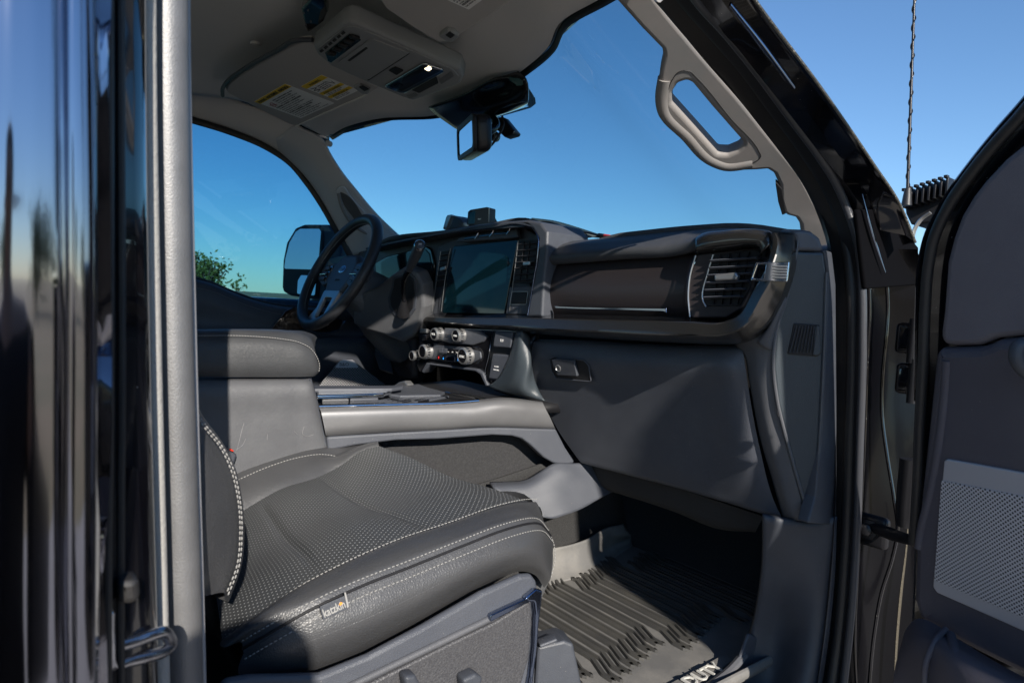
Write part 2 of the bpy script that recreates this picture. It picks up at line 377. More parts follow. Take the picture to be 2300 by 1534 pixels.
M['carpet'] = mat('black_carpet', (.020, .020, .021), .95, bump=1.0, bs=420, vary=((.05, .05, .05), 520, 0))
M['matrub'] = mat('rubber_floor_mat', (.145, .143, .140), .5, bump=.5, bs=300, vary=((.22, .21, .195), 9, .25))
M['rib'] = mat('dark_rubber_ribs', (.055, .054, .052), .45, bump=.4, bs=300, vary=((.07, .067, .06), 11, .2))
M['white'] = mat('white_print', (.75, .75, .75), .6)
M['label'] = mat('label_white', (.88, .87, .84), .55)
M['yellow'] = mat('label_yellow', (.85, .58, .02), .55)
M['ink'] = mat('label_ink', (.02, .02, .02), .7)
M['redink'] = mat('label_red', (.35, .02, .02), .6)
M['led'] = mat('dome_lamp_lit', (.9, .85, .7), .4, emit=((1, .86, .55), 2.2))
M['bluelit'] = mat('blue_backlit_mark', (.02, .2, .5), .4, emit=((.03, .35, 1), .8))
M['redlit'] = mat('red_backlit_mark', (.5, .02, .02), .4, emit=((1, .05, .05), .4))
M['red'] = mat('red_plastic', (.55, .03, .01), .4)
M['orange'] = mat('orange_print', (.85, .3, .03), .6)
M['emblem'] = mat('emblem_blue', (.02, .06, .18), .15, .3, coat=.8)
M['grille'] = dots('speaker_grille_metal', (.62, .62, .66), (.015, .015, .018), .0041, .30, rough=.42, metal=.4, bump=.6)
M['finegrille'] = dots('fine_speaker_grille', (.22, .22, .23), (.006, .006, .008), .006, .33, rough=.45, metal=.4, bump=.6)
M['spk'] = mat('speaker_plate', (.52, .52, .56), .42, .4, bump=.2, bs=900)
M['doorup'] = mat('door_upper_trim', (.13, .12, .14), .55, bump=.5, bs=900, vary=((.155, .145, .165), 5, .05))
M['doorlo'] = mat('door_lower_trim', (.075, .070, .088), .52, bump=.5, bs=900, vary=((.09, .084, .10), 6, .06), dust=.2)
M['mirrorglass'] = mat('mirror_glass', (.72, .78, .85), .0, 1)
M['wood'] = mat('dark_wood', (.022, .010, .007), .2, coat=.6)
M['cheek'] = mat('blue_grey_plastic', (.045, .056, .066), .38, bump=.5, bs=700)
M['alu'] = mat('black_anodised', (.015, .015, .018), .35, .3)
M['wshield'] = glassmat('windshield_glass', (.325, .505, .585), dirt=.015)
M['sideglass'] = glassmat('side_window_glass', (.115, .30, .42), dirt=.02)
M['clear'] = glassmat('clear_glass', (.9, .95, .95))

# ---------------------------------------------------------------- the truck: setting-sized mass first
truck = empty('pickup_truck', loc=(0, 0, 0), label='black pickup truck seen through its open passenger door, cabin trimmed in dark leather', cat='pickup truck')

# ---- roof lining -----------------------------------------------------------------
hdr = Zs([(735, 310, .485), (785, 283, .492), (860, 266, .50), (960, 262, .505), (1080, 222, .507), (1165, 165, .502), (1230, 108, .496), (1262, 48, .49), (1345, 0, .485), (1420, -45, .478)])
def roofz(x, y): return .575 - .05*max(0, abs(x)-.45)**2/.09
rowsR = [hdr]
for yy, up in ((-.10, .03), (-.22, .055)):
    rowsR.append([V(p.x, p.y+yy, p.z + up - .02*max(0, abs(p.x)-.4)) for p in hdr])
for yv in (.40, 0, -.6, -1.3):
    rowsR.append([V(-.70 + 1.44*i/9, yv, roofz(-.70+1.44*i/9, yv)) for i in range(10)])
headliner = empty('headliner', truck)
grid('corner_leak_patch', [[X(640, 262, -.76), X(690, 262, -.74), X(740, 298, -.70)], [X(660, 325, -.76), X(700, 335, -.74), X(738, 325, -.70)]], M['black'], headliner, 8, 6, thick=.004)  # black patch added to stop sky leaking through at the lining corner
grid('roof_lining', rowsR, M['head'], headliner, 60, 50, thick=.012)
# header edge facing the windshield
grid('header_edge', [[p + V(0, .004, .014) for p in hdr], [p + V(0, .006, .004) for p in hdr], hdr], M['black'], headliner, 60, 5)
# driver side rail between window and roof, then pillar trim
wtop = Xs([(427, 262), (520, 291), (600, 325), (652, 360), (690, 405), (728, 462), (752, 505), (772, 540), (790, 575)], -.795)
wtop = [V(-.795, -1.3, .46), V(-.795, -.3, .50)] + wtop
inn = [V(-.70, -1.3, .56), V(-.70, -.2, .572), V(-.70, .40, .571), V(-.685, .60, .545), V(-.66, .72, .515)] + Xs([(727, 319)], -.63)
rail = wtop[:6]
grid('side_rail_lining', [rail, [a.lerp(b, .5) + V(-.012, 0, .006) for a, b in zip(catmull(rail, 6), catmull(inn, 6))], inn], M['head'], headliner, 40, 12, thick=.006)
pillarL = empty('driver_pillar_trim', truck, label='grey plastic pillar cover beside the driver window')
lo_ = [wtop[4] + V(-.004, 0, .01)] + wtop[6:]; hi_ = [V(-.66, .72, .512)] + Xs([(727, 319)], -.63) + Xs([(740, 345, -.64), (765, 385, -.65), (800, 428, -.665), (845, 480, -.68), (905, 536, -.70)])
mid1 = [a.lerp(b, .45) + V(.02, -.004, -.01) for a, b in zip(catmull(lo_, 8), catmull(hi_, 8))]
grid('pillar_cover', [lo_, mid1, hi_], M['pillar_skylit'], pillarL, 40, 14, thick=.008)
P1_, P2_, P3_ = X(765, 385, -.65), X(845, 480, -.68), X(772, 540, -.795)
plL = Plane(P1_, (P2_-P1_).cross(P3_-P1_))
ext('handle_recess', [(757, 425), (768, 420), (790, 445), (828, 490), (840, 522), (828, 533), (805, 525), (772, 478), (756, 445)], plL, .006, M['pillar_skylit'], pillarL, off=.010, bevel=.003, smooth=True)
ext('handle_hollow', [(765, 432), (775, 436), (815, 486), (826, 505), (815, 512), (790, 485), (770, 455)], plL, .004, M['grey'], pillarL, off=.0115, bevel=.0008, smooth=True)
tube('grab_handle', [plL.hit(760, 434, .010), plL.hit(768, 466, .018), plL.hit(796, 507, .020), plL.hit(826, 526, .012)], .006, M['pillar'], pillarL, 24, 10)
lathe('lining_clip', X(737, 322, -.615), frame((.6, -.8, 0)), [(.009, -.012), (.0095, .002), (.008, .004)], M['pillar_skylit'], headliner, 20)
# microphone disc and rear switch pod in the roof
lathe('microphone_cover', Z(575, 101, .566), frame((0, 0, -1), (0, 1, 0)), [(.013, -.004), (.013, .001), (.011, .002), (.011, .001), (.007, .001), (.007, .002), (.003, .002), (.003, .001)], M['head'], headliner, 24)

# ---- windshield ------------------------------------------------------------------
ppr = Plane((.715, 1.0, .36), (.35, -.46, -.70))
ws_top = [V(-.76, .80, .46)] + [p + V(0, .012, .012) for p in hdr[1:-2]] + [ppr.hit(1500, -45, -.06)]
ws_bot = [V(-.86, 1.10, .15), V(-.5, 1.30, .165), V(-.2, 1.40, .16), V(.1, 1.42, .16), V(.4, 1.42, .16), V(.62, 1.36, .16), ppr.hit(1852, 540, -.06)]
windshield = empty('windshield', truck)
grid('glass_pane', [ws_top, ws_bot], M['wshield'], windshield, 40, 12, linv=True)
# black dotted band along the header
frit = mat('dotted_frit', (.006, .006, .008), .3)
def ribbon_along(pts, wid, off): return [[p + off for p in pts], [p + off + V(0, wid, -wid*.62) for p in pts]]
grid('frit_band', ribbon_along([p + V(0, .006, .004) for p in hdr], .012, V(0, 0, 0)), frit, windshield, 60, 3, thick=.001)

# ---- sun visors ------------------------------------------------------------------
def label_plate(o, xd, yd, wdt, hgt, N, parent, kind):
    """warning label lying on a visor: white plate, yellow bars and printed lines"""
    xd = Vector(xd).normalized(); N = Vector(N).normalized(); yd = Vector(yd); yd = (yd - xd*yd.dot(xd)); yd = (yd - N*yd.dot(N)).normalized()
    n = N if True else N
    def q(x, y, s=0): return Vector(o) + xd*x*wdt + yd*y*hgt + n*s
    lab = ext3('warning_label', [q(0, 0), q(1, 0), q(1, 1), q(0, 1)], n, .0006, M['label'], parent, bevel=.0001, r=.003, label={'A': 'large white warning label with yellow heading on the driver visor', 'B': 'small warning label with three yellow bars', 'C': 'white warning label on the passenger visor'}[kind])
    def bar(y0, y1, m, x0=0, x1=1): return ext3('label_bar', [q(x0, y0, .0006), q(x1, y0, .0006), q(x1, y1, .0006), q(x0, y1, .0006)], n, .0005, m, lab.parent, bevel=.0001, r=.0015)
    def line(t, x, y, w_, h_, m=None, b=0): return text(t, q(x, y, .0008), xd, n, w_*wdt, m or M['ink'], lab.parent, h=h_*hgt, depth=.0001, bold=b, name='label_text')
    return q, bar, line
visL = empty('sun_visor', truck, label='driver sun visor with two warning labels')
pv = Plane((-.4, .70, .482), (0, -.12, -1))
ext('visor_board', [(507, 204), (514, 190), (545, 165), (620, 122), (676, 96), (700, 95), (740, 122), (850, 200), (828, 213), (664, 284), (648, 279), (512, 211)], pv, .016, M['visor'], visL, bevel=.006, r=.012)
tube('visor_lit_edge', [pv.hit(664, 284, .001), pv.hit(740, 250, .001), pv.hit(824, 213, .001)], .0022, M['head'], visL, 16, 8)  # paler tube stands in for the light on the visor's front edge
ext('visor_clip', [(793, 198), (806, 191), (832, 203), (826, 214), (812, 212)], pv, .01, M['console'], visL, off=.006, bevel=.003, r=.004)
ext('clip_hole', [(806, 197), (815, 194), (829, 202), (818, 206)], pv, .002, M['black'], visL, off=.0085, bevel=.0005, r=.002)
def on(p, a): return p.hit(a[0], a[1], .001)
lA = [on(pv, a) for a in ((571, 229), (640, 189), (711, 238), (645, 271))]
q, bar, line = label_plate(lA[0], lA[1]-lA[0], lA[3]-lA[0], (lA[1]-lA[0]).length, (lA[3]-lA[0]).length, pv.n, visL, 'A')
bar(0, .13, M['yellow'])
line('WARNING', .04, .105, .24, .075, b=.02); line('AVERTISSEMENT', .32, .105, .34, .075, b=.02); line('ADVERTENCIA', .70, .105, .27, .075, b=.02)
for i, (t, b, w_) in enumerate([('DEATH or SERIOUS INJURY can occur', 1, .62), ('Children 12 and under can be killed', 0, .5), ('by the airbag. The back seat', 0, .6), ('is the safest place for children', 0, .46), ('DANGER de MORT ou BLESSURES', 1, .68), ('Les enfants de 12 ans et moins peuvent', 0, .55), ('etre tues par le coussin gonflable', 0, .62), ('le siege arriere est la place', 0, .4), ('la plus sure pour les enfants', 0, .7), ('PELIGRO de MUERTE o LESIONES', 1, .62), ('Los ninos de 12 anos o menos', 0, .5), ('pueden morir por la bolsa de aire', 0, .7), ('el asiento trasero es el lugar', 0, .6), ('mas seguro para los ninos', 0, .75)]):
    line(t, (.30 if i < 4 else .08), .215 + i*.056, w_*(.95 if i < 4 else 1.1), .034, b=.03 if b else .005)
rr_ = .085; cc_ = q(.155, .30, .001); fr_ = frame(pv.n); 
vs, fs = [], []
items = [tube_data([cc_ + (lA[1]-lA[0]).normalized()*math.cos(a)*.0095 + (lA[3]-lA[0]).normalized()*math.sin(a)*.0105 for a in [2*math.pi*i/24 for i in range(25)]], .0006, 5, False), tube_data([q(.09, .27, .001), q(.22, .34, .001)], .0006, 5)]
multi('label_symbol', items, M['redink'], visL)
lB = [on(pv, a) for a in ((676, 195), (722, 169), (775, 203), (727, 231))]
q, bar, line = label_plate(lB[0], lB[1]-lB[0], lB[3]-lB[0], (lB[1]-lB[0]).length, (lB[3]-lB[0]).length, pv.n, visL, 'B')
bar(0, .16, M['yellow']); bar(.49, .60, M['yellow']); bar(.72, .83, M['yellow'])
line('WARNING', .25, .13, .5, .08); line('AVERTISSEMENT', .12, .59, .76, .07); line('ADVERTENCIA', .15, .82, .7, .07)
for y_, x_, w_ in ((.26, .38, .3), (.32, .38, .3), (.38, .38, .26), (.44, .38, .3), (.65, .1, .7), (.70, .1, .6), (.88, .1, .6), (.93, .1, .6)): line('rollover risk avoid', x_, y_, w_, .035)
bar(.20, .46, M['ink'], .345, .35); bar(.20, .46, M['ink'], .70, .705)
multi('label_symbol', [tube_data([q(.08+.2*(i % 2), .22+.05*i, .001), q(.28-.2*(i % 2), .26+.05*i, .001)], .0006, 5) for i in range(4)], M['ink'], visL)
multi('label_symbol', [tube_data([q(.76, .22, .001), q(.88, .42, .001), q(.92, .3, .001)], .0005, 5)], M['ink'], visL)
visR = empty('sun_visor', truck, label='passenger sun visor at the top edge with a white label')
pv2 = Plane((.35, .62, .474), (0, -.10, -1))
ext('visor_board', [(812, -80), (838, -20), (866, 22), (930, 66), (984, 98), (1010, 96), (1034, 80), (1102, 40), (1155, 0), (1250, -75)], pv2, .016, M['visor'], visR, bevel=.006, r=.012)
ext('visor_clip', [(985, 84), (1004, 70), (1020, 74), (1030, 84), (1018, 97), (1004, 96)], pv2, .012, M['console'], visR, off=.008, bevel=.003, r=.005)
ext('clip_hole', [(1000, 80), (1010, 72), (1022, 80), (1012, 88)], pv2, .002, M['black'], visR, off=.0085, bevel=.0005, r=.002)
lC = [on(pv2, a) for a in ((830, -92), (1000, -52), (1075, -2), (1022, 38))]
c0 = on(pv2, (1022, 38)); ex_ = (on(pv2, (1076, -2)) - c0).normalized(); ed = (on(pv2, (965, 0)) - c0).normalized()
o_ = c0 + ed*.13
q, bar, line = label_plate(o_, ex_, -ed, .11, .13, pv2.n, visR, 'C')
for i in range(16): line(['PELIGRO de MUERTE o LESIONES', 'Los ninos de 12 anos o menos', 'pueden morir por la bolsa de aire', 'el asiento trasero es el lugar', 'mas seguro para los ninos'][(i+1) % 5], .06, .28 + i*.044, .86 if i % 3 else .7, .03, b=.03 if i % 5 == 4 else .005)
bar(0, .13, M['yellow'])

tube('visor_shadow_gap', [Plane((-.4,.66,.49),(0,-.12,-1)).hit(a,b) for a,b in ((500, 215), (500, 200), (512, 182), (545, 158), (620, 116), (676, 90), (702, 90))], .005, M['soft'], headliner, 50, 8)  # dark tube drawn as the shadow gap along the visor's rear edge
# ---- overhead console ------------------------------------------------------------
pc = Plane((-.05, .70, .462), (0, -.10, -1))
oc = empty('overhead_console', truck)
ext('console_housing', [(704, 108), (712, 124), (742, 150), (822, 186), (904, 220), (928, 228), (984, 210), (1034, 190), (1042, 176), (1034, 158), (900, 98), (802, 54), (784, 50), (766, 56)], pc, .035, M['console'], oc, off=0, bevel=.008, r=.012)
ext('console_housing_rim', [(714, 110), (722, 122), (752, 146), (822, 178), (904, 212), (928, 219), (980, 202), (1024, 184), (1030, 172), (1018, 158), (900, 105), (802, 63), (786, 60), (770, 66)], pc, .003, M['console'], oc, off=.0022, bevel=.0012, r=.008)
ext('storage_door', [(760, 141), (828, 92), (838, 90), (919, 121), (828, 180), (768, 154)], pc, .003, M['console'], oc, off=.0045, bevel=.0011, r=.004)
ext('door_slot', [(780, 137), (786, 139), (826, 110), (822, 107)], pc, .001, M['black'], oc, off=.0052, bevel=.0003, r=.001)
ext('door_gap', [(825, 181), (828, 182), (920, 122), (917, 121)], pc, .001, M['black'], oc, off=.0042, bevel=.0002, r=0)
ext('switch_panel', [(730, 121), (784, 78), (811, 92), (744, 143), (736, 138)], pc, .004, M['piano'], oc, off=.0042, bevel=.001, r=.003)
for i in range(5):
    a = pc.hit(740+i*13, 119-i*9.2, .006); b_ = pc.hit(752+i*13, 127-i*9.2, .006)
    box('overhead_switch', a.lerp(b_, .35), (.014, .016, .005), M['black'], oc, ch=.002)
for i in range(6): ext('switch_icon', [(717+i*9.7, 116-i*8), (721+i*9.7, 120-i*8), (728+i*9.7, 115-i*8), (723+i*9.7, 111-i*8)], pc, .0006, M['ink'], oc, off=.0056, bevel=.0001, r=.0005)
ext('roof_window_switch', [(873, 160), (888, 152), (906, 160), (891, 170)], pc, .002, M['black'], oc, off=.0052, bevel=.0004, r=.001)
ext('map_lamp_frame', [(865, 194), (868, 198), (900, 210), (910, 210), (996, 164), (994, 158), (956, 145), (948, 146)], pc, .004, M['chrome'], oc, off=.0075, bevel=.0012, r=.003)
ext('map_lamp_panel', [(870, 194), (902, 206), (990, 160), (952, 149)], pc, .003, M['piano'], oc, off=.0083, bevel=.0005, r=.003)
ext('lit_lamp', [(953, 156), (962, 152), (970, 156), (962, 161)], pc, .0015, M['led'], oc, off=.0092, bevel=.0004, r=.002)
ext('unlit_lamp', [(884, 194), (896, 188), (906, 193), (894, 200)], pc, .0015, M['clear'], oc, off=.0092, bevel=.0004, r=.002)
ext('lamp_recess', [(925, 204), (980, 174), (984, 188), (942, 210)], pc, .002, M['black'], oc, off=.0055, bevel=.0004, r=.002)
multi('vent_ribs', [tube_data([pc.hit(986+i*3.3, 178-i*2, .004), pc.hit(992+i*3.3, 189-i*2, .004)], .0006, 5) for i in range(9)], M['soft'], oc)
multi('vent_ribs', [tube_data([pc.hit(915+i*3.3, 215-i*1.2, .004), pc.hit(921+i*3.3, 222-i*1.4, .004)], .0006, 5) for i in range(6)], M['soft'], oc)
sp_ = empty('roof_switch_pod', truck, label='black switch pod at the top of the roof lining')
pp = Plane((-.05, .42, .535), (0, -.15, -1))
ext('pod_body', [(676, 22), (694, 2), (712, -30), (728, -25), (736, 30), (728, 50), (690, 78), (682, 50)], pp, .02, M['piano'], sp_, bevel=.004, r=.006)
for a in ((682, 31), (692, 25), (687, 58), (698, 50)): ext('pod_mark', [(a[0]-2, a[1]), (a[0], a[1]-4), (a[0]+2, a[1]), (a[0], a[1]+3)], pp, .0006, M['stitchd'], sp_, off=.001, bevel=.0001, r=.0005)

# ---- sensor pod, mirror ------------------------------------------------------------
mir = empty('interior_mirror', truck)
pod = [[Z(963, 243, .49), Z(1040, 214, .495), Z(1110, 178, .50), Z(1164, 160, .502)],
       [Y(975, 256, .90), Y(1050, 228, .90), Y(1110, 200, .90), Y(1180, 180, .88)],
       [Y(1000, 274, .935), Y(1060, 252, .93), Y(1120, 235, .93), Y(1186, 225, .92)],
       [Y(1022, 289, .965), Y(1070, 272, .96), Y(1120, 258, .965), Y(1184, 238, .96)],
       [Y(1034, 291, 1.01), Y(1080, 274, 1.01), Y(1130, 258, 1.01), Y(1188, 240, 1.0)]]
grid('sensor_cover', pod, M['piano'], mir, 24, 20, thick=.004)
pf = Plane(Y(1170, 200, .985), (0, -.6, -.8))
ext('dotted_patch', [(985, 235), (1022, 288), (1030, 291), (1090, 272), (1192, 243), (1203, 234), (1202, 222), (1188, 200), (1172, 160), (1100, 160)], pf, .001, dots('frit_dots', (.006, .006, .008), (.10, .2, .3), .0042, .30, rough=.5, bump=0), mir, off=0, bevel=.0001, r=.004)
# mirror head: thin rounded box seen nearly edge on
mc = Y(1046, 312, .862)
mN = V(-.43, -.90, -.10).normalized(); mU = V(0, 0, 1).cross(mN).normalized(); mU = (Matrix.Rotation(R(-6), 3, mN) @ mU); mW = mN.cross(mU)
MM = Matrix((mU, mW, mN)).transposed()
def rrect(o, Mx, w_, h_, d, r, name, m, parent, bevel=.002, hz=0, **k):
    o = Vector(o); pts = [o + Mx @ V(a*w_/2, b*h_/2, hz) for a, b in ((-1, -1), (1, -1), (1, 1), (-1, 1))]
    return ext3(name, pts, Mx @ V(0, 0, 1), d, m, parent, bevel=bevel, r=r, **k)
rrect(mc, MM, .245, .080, .040, .024, 'mirror_housing', M['alu'], mir, bevel=.014, bres=4)
ext3('mirror_rim', [mc + MM @ V(a*.1225, b*.040, .003) for a, b in ((-1, -1), (1, -1), (1, 1), (-1, 1))], MM @ V(0, 0, 1), .008, M['black'], mir, bevel=.001, r=.022, holes=[[mc + MM @ V(a*.108, b*.029, .003) for a, b in ((-1, -1), (1, -1), (1, 1), (-1, 1))]], hr=.016)
rrect(mc, MM, .226, .064, .004, .020, 'mirror_glass', M['mirrorglass'], mir, hz=.0006, bevel=.0008)
tube('mirror_stalk', [mc - mN*.02, mc - mN*.05 + V(0, .02, .03), Y(1090, 255, .96)], [.012, .010, .014], M['piano'], mir, 14, 12)
tube('sensor_cable', [Y(1128, 262, .94), Y(1130, 285, .93), Y(1118, 308, .92), Y(1098, 332, .915), Y(1088, 338, .915)], .0028, M['black'], mir, 24, 8)
dc = empty('windshield_camera', truck, label='small black camera on the windshield behind the interior mirror')
pdc = Plane(Y(1120, 295, .97), (.3, -1, 0))
ext('camera_body', [(1104, 265), (1128, 262), (1156, 296), (1152, 302), (1132, 308), (1108, 285)], pdc, .03, M['alu'], dc, bevel=.004, r=.004)
lathe('camera_barrel', Y(1108, 306, .95), frame((.5, -.8, -.1)), [(.010, -.02), (.0125, -.016), (.0125, .014), (.009, .016), (.008, .012)], M['alu'], dc, 20)

# ---- dashboard ---------------------------------------------------------------------
dash = empty('dashboard', truck)
p10 = PY(1.0)
# the top sheet from the windshield to the front lip
lip = [V(-.78, 1.06, .125), Y(850, 552, 1.0), Y(1000, 524, 1.0), Y(1100, 509, 1.0), Y(1188, 500, 1.0), Y(1222, 514, 1.0), Y(1260, 545, 1.02), Y(1400, 532, 1.03), Y(1560, 517, 1.03), Y(1650, 513, 1.03), Y(1700, 517, 1.02), V(.80, 1.04, .14)]
mid = [V(p.x, p.y + .09, p.z - .022) for p in lip]
back = [V(-.80, 1.16, .12), V(-.62, 1.24, .13), V(-.4, 1.34, .14), V(-.1, 1.42, .14), V(0, 1.42, .14), V(.1, 1.42, .14), V(.25, 1.44, .14), V(.4, 1.43, .14), V(.55, 1.40, .14), V(.66, 1.36, .14), V(.75, 1.3, .14), V(.82, 1.2, .14)]
grid('dash_top', [lip, mid, back], M['pad'], dash, 60, 16, thick=.01)
# bulge of the centre speaker cover
sc_ = [[Y(1185, 500, 1.04), Y(1215, 500, 1.04), Y(1250, 512, 1.04), Y(1262, 540, 1.05)],
       [Y(1190, 497, 1.10), Y(1230, 499, 1.10), Y(1275, 513, 1.10), Y(1310, 536, 1.10)],
       [Y(1200, 499, 1.2), Y(1260, 507, 1.2), Y(1310, 519, 1.2), Y(1352, 532, 1.2)],
       [Y(1210, 530, 1.26), Y(1260, 530, 1.26), Y(1310, 532, 1.26), Y(1356, 536, 1.24)]]
grid('centre_speaker_cover', sc_, M['green_pad'], dash, 24, 20, thick=.004)
# instrument hood
hood_out = [(820, 556), (866, 545), (950, 529), (1020, 515), (1075, 504), (1132, 498), (1186, 494), (1214, 500), (1229, 520), (1228, 560), (1222, 620), (1217, 712), (1183, 712), (1200, 620), (1208, 572), (1209, 536), (1196, 514), (1172, 506), (1100, 513), (1020, 522), (940, 537), (863, 553), (820, 562)]
ph = PY(.955)
ext('hood', hood_out, ph, .13, M['soft'], dash, bevel=.006, r=.006)
hl = [(845, 558), (863, 553), (940, 537), (1020, 522), (1100, 513), (1172, 506), (1196, 514), (1209, 536), (1208, 572), (1200, 620), (1185, 708)]
tube('hood_chrome_line', [ph.hit(a[0], a[1], .001) for a in hl], .0016, M['bluechrome'], dash, 90, 8)
pi_ = PY(1.005)
ext('instrument_panel', [(700, 590), (850, 556), (1020, 524), (1172, 508), (1208, 530), (1206, 580), (1188, 712), (940, 718), (830, 700), (700, 690)], pi_, .05, M['soft'], dash, bevel=.003, r=.01)
ext('cluster_bezel', [(842, 590), (870, 575), (957, 553), (968, 560), (976, 596), (970, 655), (958, 668), (850, 680)], pi_, .008, M['piano'], dash, off=.008, bevel=.004, r=.012)
ext('instrument_cluster', [(855, 590), (875, 578), (955, 560), (964, 570), (969, 598), (962, 648), (950, 660), (860, 668)], pi_, .004, M['screen'], dash, off=.010, bevel=.001, r=.008)
pscr = Plane((0, .985, 0), (.05, -1, .05))
ext('screen_surround', [(985, 552), (1012, 540), (1070, 525), (1165, 510), (1197, 520), (1206, 540), (1196, 600), (1184, 708), (968, 710)], Plane((0, .995, 0), (.03, -1, .05)), .02, M['soft'], dash, bevel=.003, r=.006)
touch = ext('touch_screen', [(1018, 553), (1164, 538), (1148, 620), (1133, 706), (992, 703), (1004, 628)], pscr, .014, M['screen'], dash, off=.003, bevel=.002, r=[.006, .004, 0, .003, .006, 0])
ext('button_shelf', [(1024, 545), (1030, 533), (1160, 512), (1164, 534)], pscr, .012, M['soft'], dash, off=.012, bevel=.003, r=.003)
for a in ([(1040, 539), (1044, 533), (1070, 529), (1066, 536)], [(1073, 534), (1077, 528), (1104, 524), (1099, 531)], [(1107, 529), (1111, 523), (1142, 518), (1137, 526)]):
    ext('shelf_button', a, pscr, .005, M['piano'], dash, off=.015, bevel=.0015, r=.002)
    tube('button_trim', [pscr.hit(a[3][0], a[3][1]+1, .0155), pscr.hit(a[2][0]+1, a[2][1]+1, .0155), pscr.hit(a[2][0]+4, a[2][1]-6, .0155)], .0008, M['chrome'], dash, 12, 6, smooth=False)
def vent(name, outline, plane, rows, tab, parent, tilt=0, fm=None, verts=3, label=None, depth=.03):
    """recessed air vent: black well, slanting slats, upright vanes behind and a small chrome tab"""
    ctr = (sum(a[0] for a in outline)/len(outline), sum(a[1] for a in outline)/len(outline))
    big = [(ctr[0] + (a[0]-ctr[0])*1.05, ctr[1] + (a[1]-ctr[1])*1.02) for a in outline]
    ve = empty('air_vent', parent, label=label)
    return ve
def slats(parent, lines, plane, off=.002, r=.0035, m=None, name='vent_slats'):
    it = []
    for l in lines:
        p = [plane.hit(a[0], a[1], off) for a in l]
        it.append(tube_data(catmull(p, 12), r, 8, True, .35, up=plane.n))
    return multi(name, it, m or M['soft'], parent)
# centre vents
pvt = PY(.985)
ext('vent_well', [(1165, 540), (1207, 539), (1198, 636), (1153, 636)], pvt, .004, M['black'], dash, off=.006, bevel=.001, r=.003)
slats(dash, [[(1166-i*1.8, 549+i*13.5), (1205-i*1.3, 547+i*13.5)] for i in range(7)], pvt, off=.010)
slats(dash, [[(1178, 543), (1168, 633)], [(1190, 542), (1182, 633)]], pvt, off=.007, r=.002, m=M['alu'], name='vent_vanes')
ext('vent_tab', [(1174, 588), (1190, 586), (1189, 596), (1173, 597)], pvt, .006, M['satinchrome'], dash, off=.018, bevel=.002, r=.002)
tube('vent_edge_trim', [pvt.hit(1164, 541, .011), pvt.hit(1152, 640, .011), pvt.hit(1144, 700, .011)], .0012, M['satinchrome'], dash, 12, 6)
ext('vent_well', [(990, 566), (1009, 562), (996, 642), (978, 645)], pvt, .004, M['black'], dash, off=.006, bevel=.001, r=.003)
slats(dash, [[(990-i*1.9, 574+i*11.5), (1007-i*1.9, 571+i*11.5)] for i in range(6)], pvt, off=.010)
ext('vent_tab', [(988, 601), (1001, 597), (999, 606), (987, 610)], pvt, .006, M['satinchrome'], dash, off=.018, bevel=.002, r=.002)
tube('vent_edge_trim', [pvt.hit(990, 565, .011), pvt.hit(979, 640, .011), pvt.hit(970, 700, .011)], .001, M['satinchrome'], dash, 12, 6)
tube('vent_edge_trim', [pvt.hit(1012, 558, .011), pvt.hit(1001, 620, .011), pvt.hit(991, 700, .011)], .001, M['satinchrome'], dash, 12, 6)
ext('hazard_panel', [(1144, 645), (1196, 643), (1188, 706), (1136, 706)], pvt, .006, M['softlit'], dash, off=.009, bevel=.002, r=.003)
ext('hazard_button', [(1152, 657), (1184, 657), (1180, 682), (1147, 682)], pvt, .006, M['black'], dash, off=.012, bevel=.002, r=.003)
tube('button_frame', [pvt.hit(1150, 655, .0115), pvt.hit(1186, 655, .0115), pvt.hit(1182, 684, .0115), pvt.hit(1145, 684, .0115), pvt.hit(1150, 655, .0115)], .0008, M['satinchrome'], dash, 30, 6, smooth=False)

# passenger side pad, upper glove door
pad = [Ys([(1222, 546, 1.03), (1265, 543, 1.03), (1400, 531, 1.03), (1560, 516, 1.03), (1650, 512, 1.03), (1705, 516, 1.03)]),
       Ys([(1226, 560, .985), (1275, 556, .985), (1400, 546, .985), (1540, 534, .985), (1600, 522, .985), (1700, 519, .97)]),
       Ys([(1226, 580, .965), (1275, 577, .965), (1400, 565, .962), (1535, 553, .962), (1570, 540, .955), (1690, 523, .955)]),
       Ys([(1226, 594, .975), (1275, 590, .972), (1400, 580, .97), (1540, 568, .968), (1568, 560, .965), (1688, 530, .965)]),
       Ys([(1226, 597, .995), (1275, 593, .995), (1400, 583, .995), (1545, 570, .995), (1575, 565, .985), (1688, 535, .985)])]
grid('dash_pad', pad, M['pad'], dash, 60, 24, thick=.006)
ug = [Ys([(1226, 588), (1300, 588), (1400, 580), (1480, 575), (1564, 568)], .992),
      Ys([(1216, 620), (1300, 620), (1400, 618), (1480, 613), (1552, 608)], .980),
      Ys([(1212, 650), (1300, 655), (1400, 655), (1480, 655), (1545, 652)], .975),
      Ys([(1212, 680), (1300, 688), (1400, 690), (1480, 690), (1545, 690)], .980),
      Ys([(1216, 708), (1300, 712), (1400, 715), (1480, 716), (1550, 716)], .992)]
grid('upper_glove_door', ug, M['gloss_brown'], dash, 40, 24, thick=.004, label='smooth dark brown door of the upper glove box')
ext('pull_bar', [(1244, 687), (1300, 689), (1496, 692), (1497, 703), (1488, 700), (1300, 695), (1248, 693)], PY(.972), .006, M['bluechrome'], dash, bevel=.0015, r=.001)
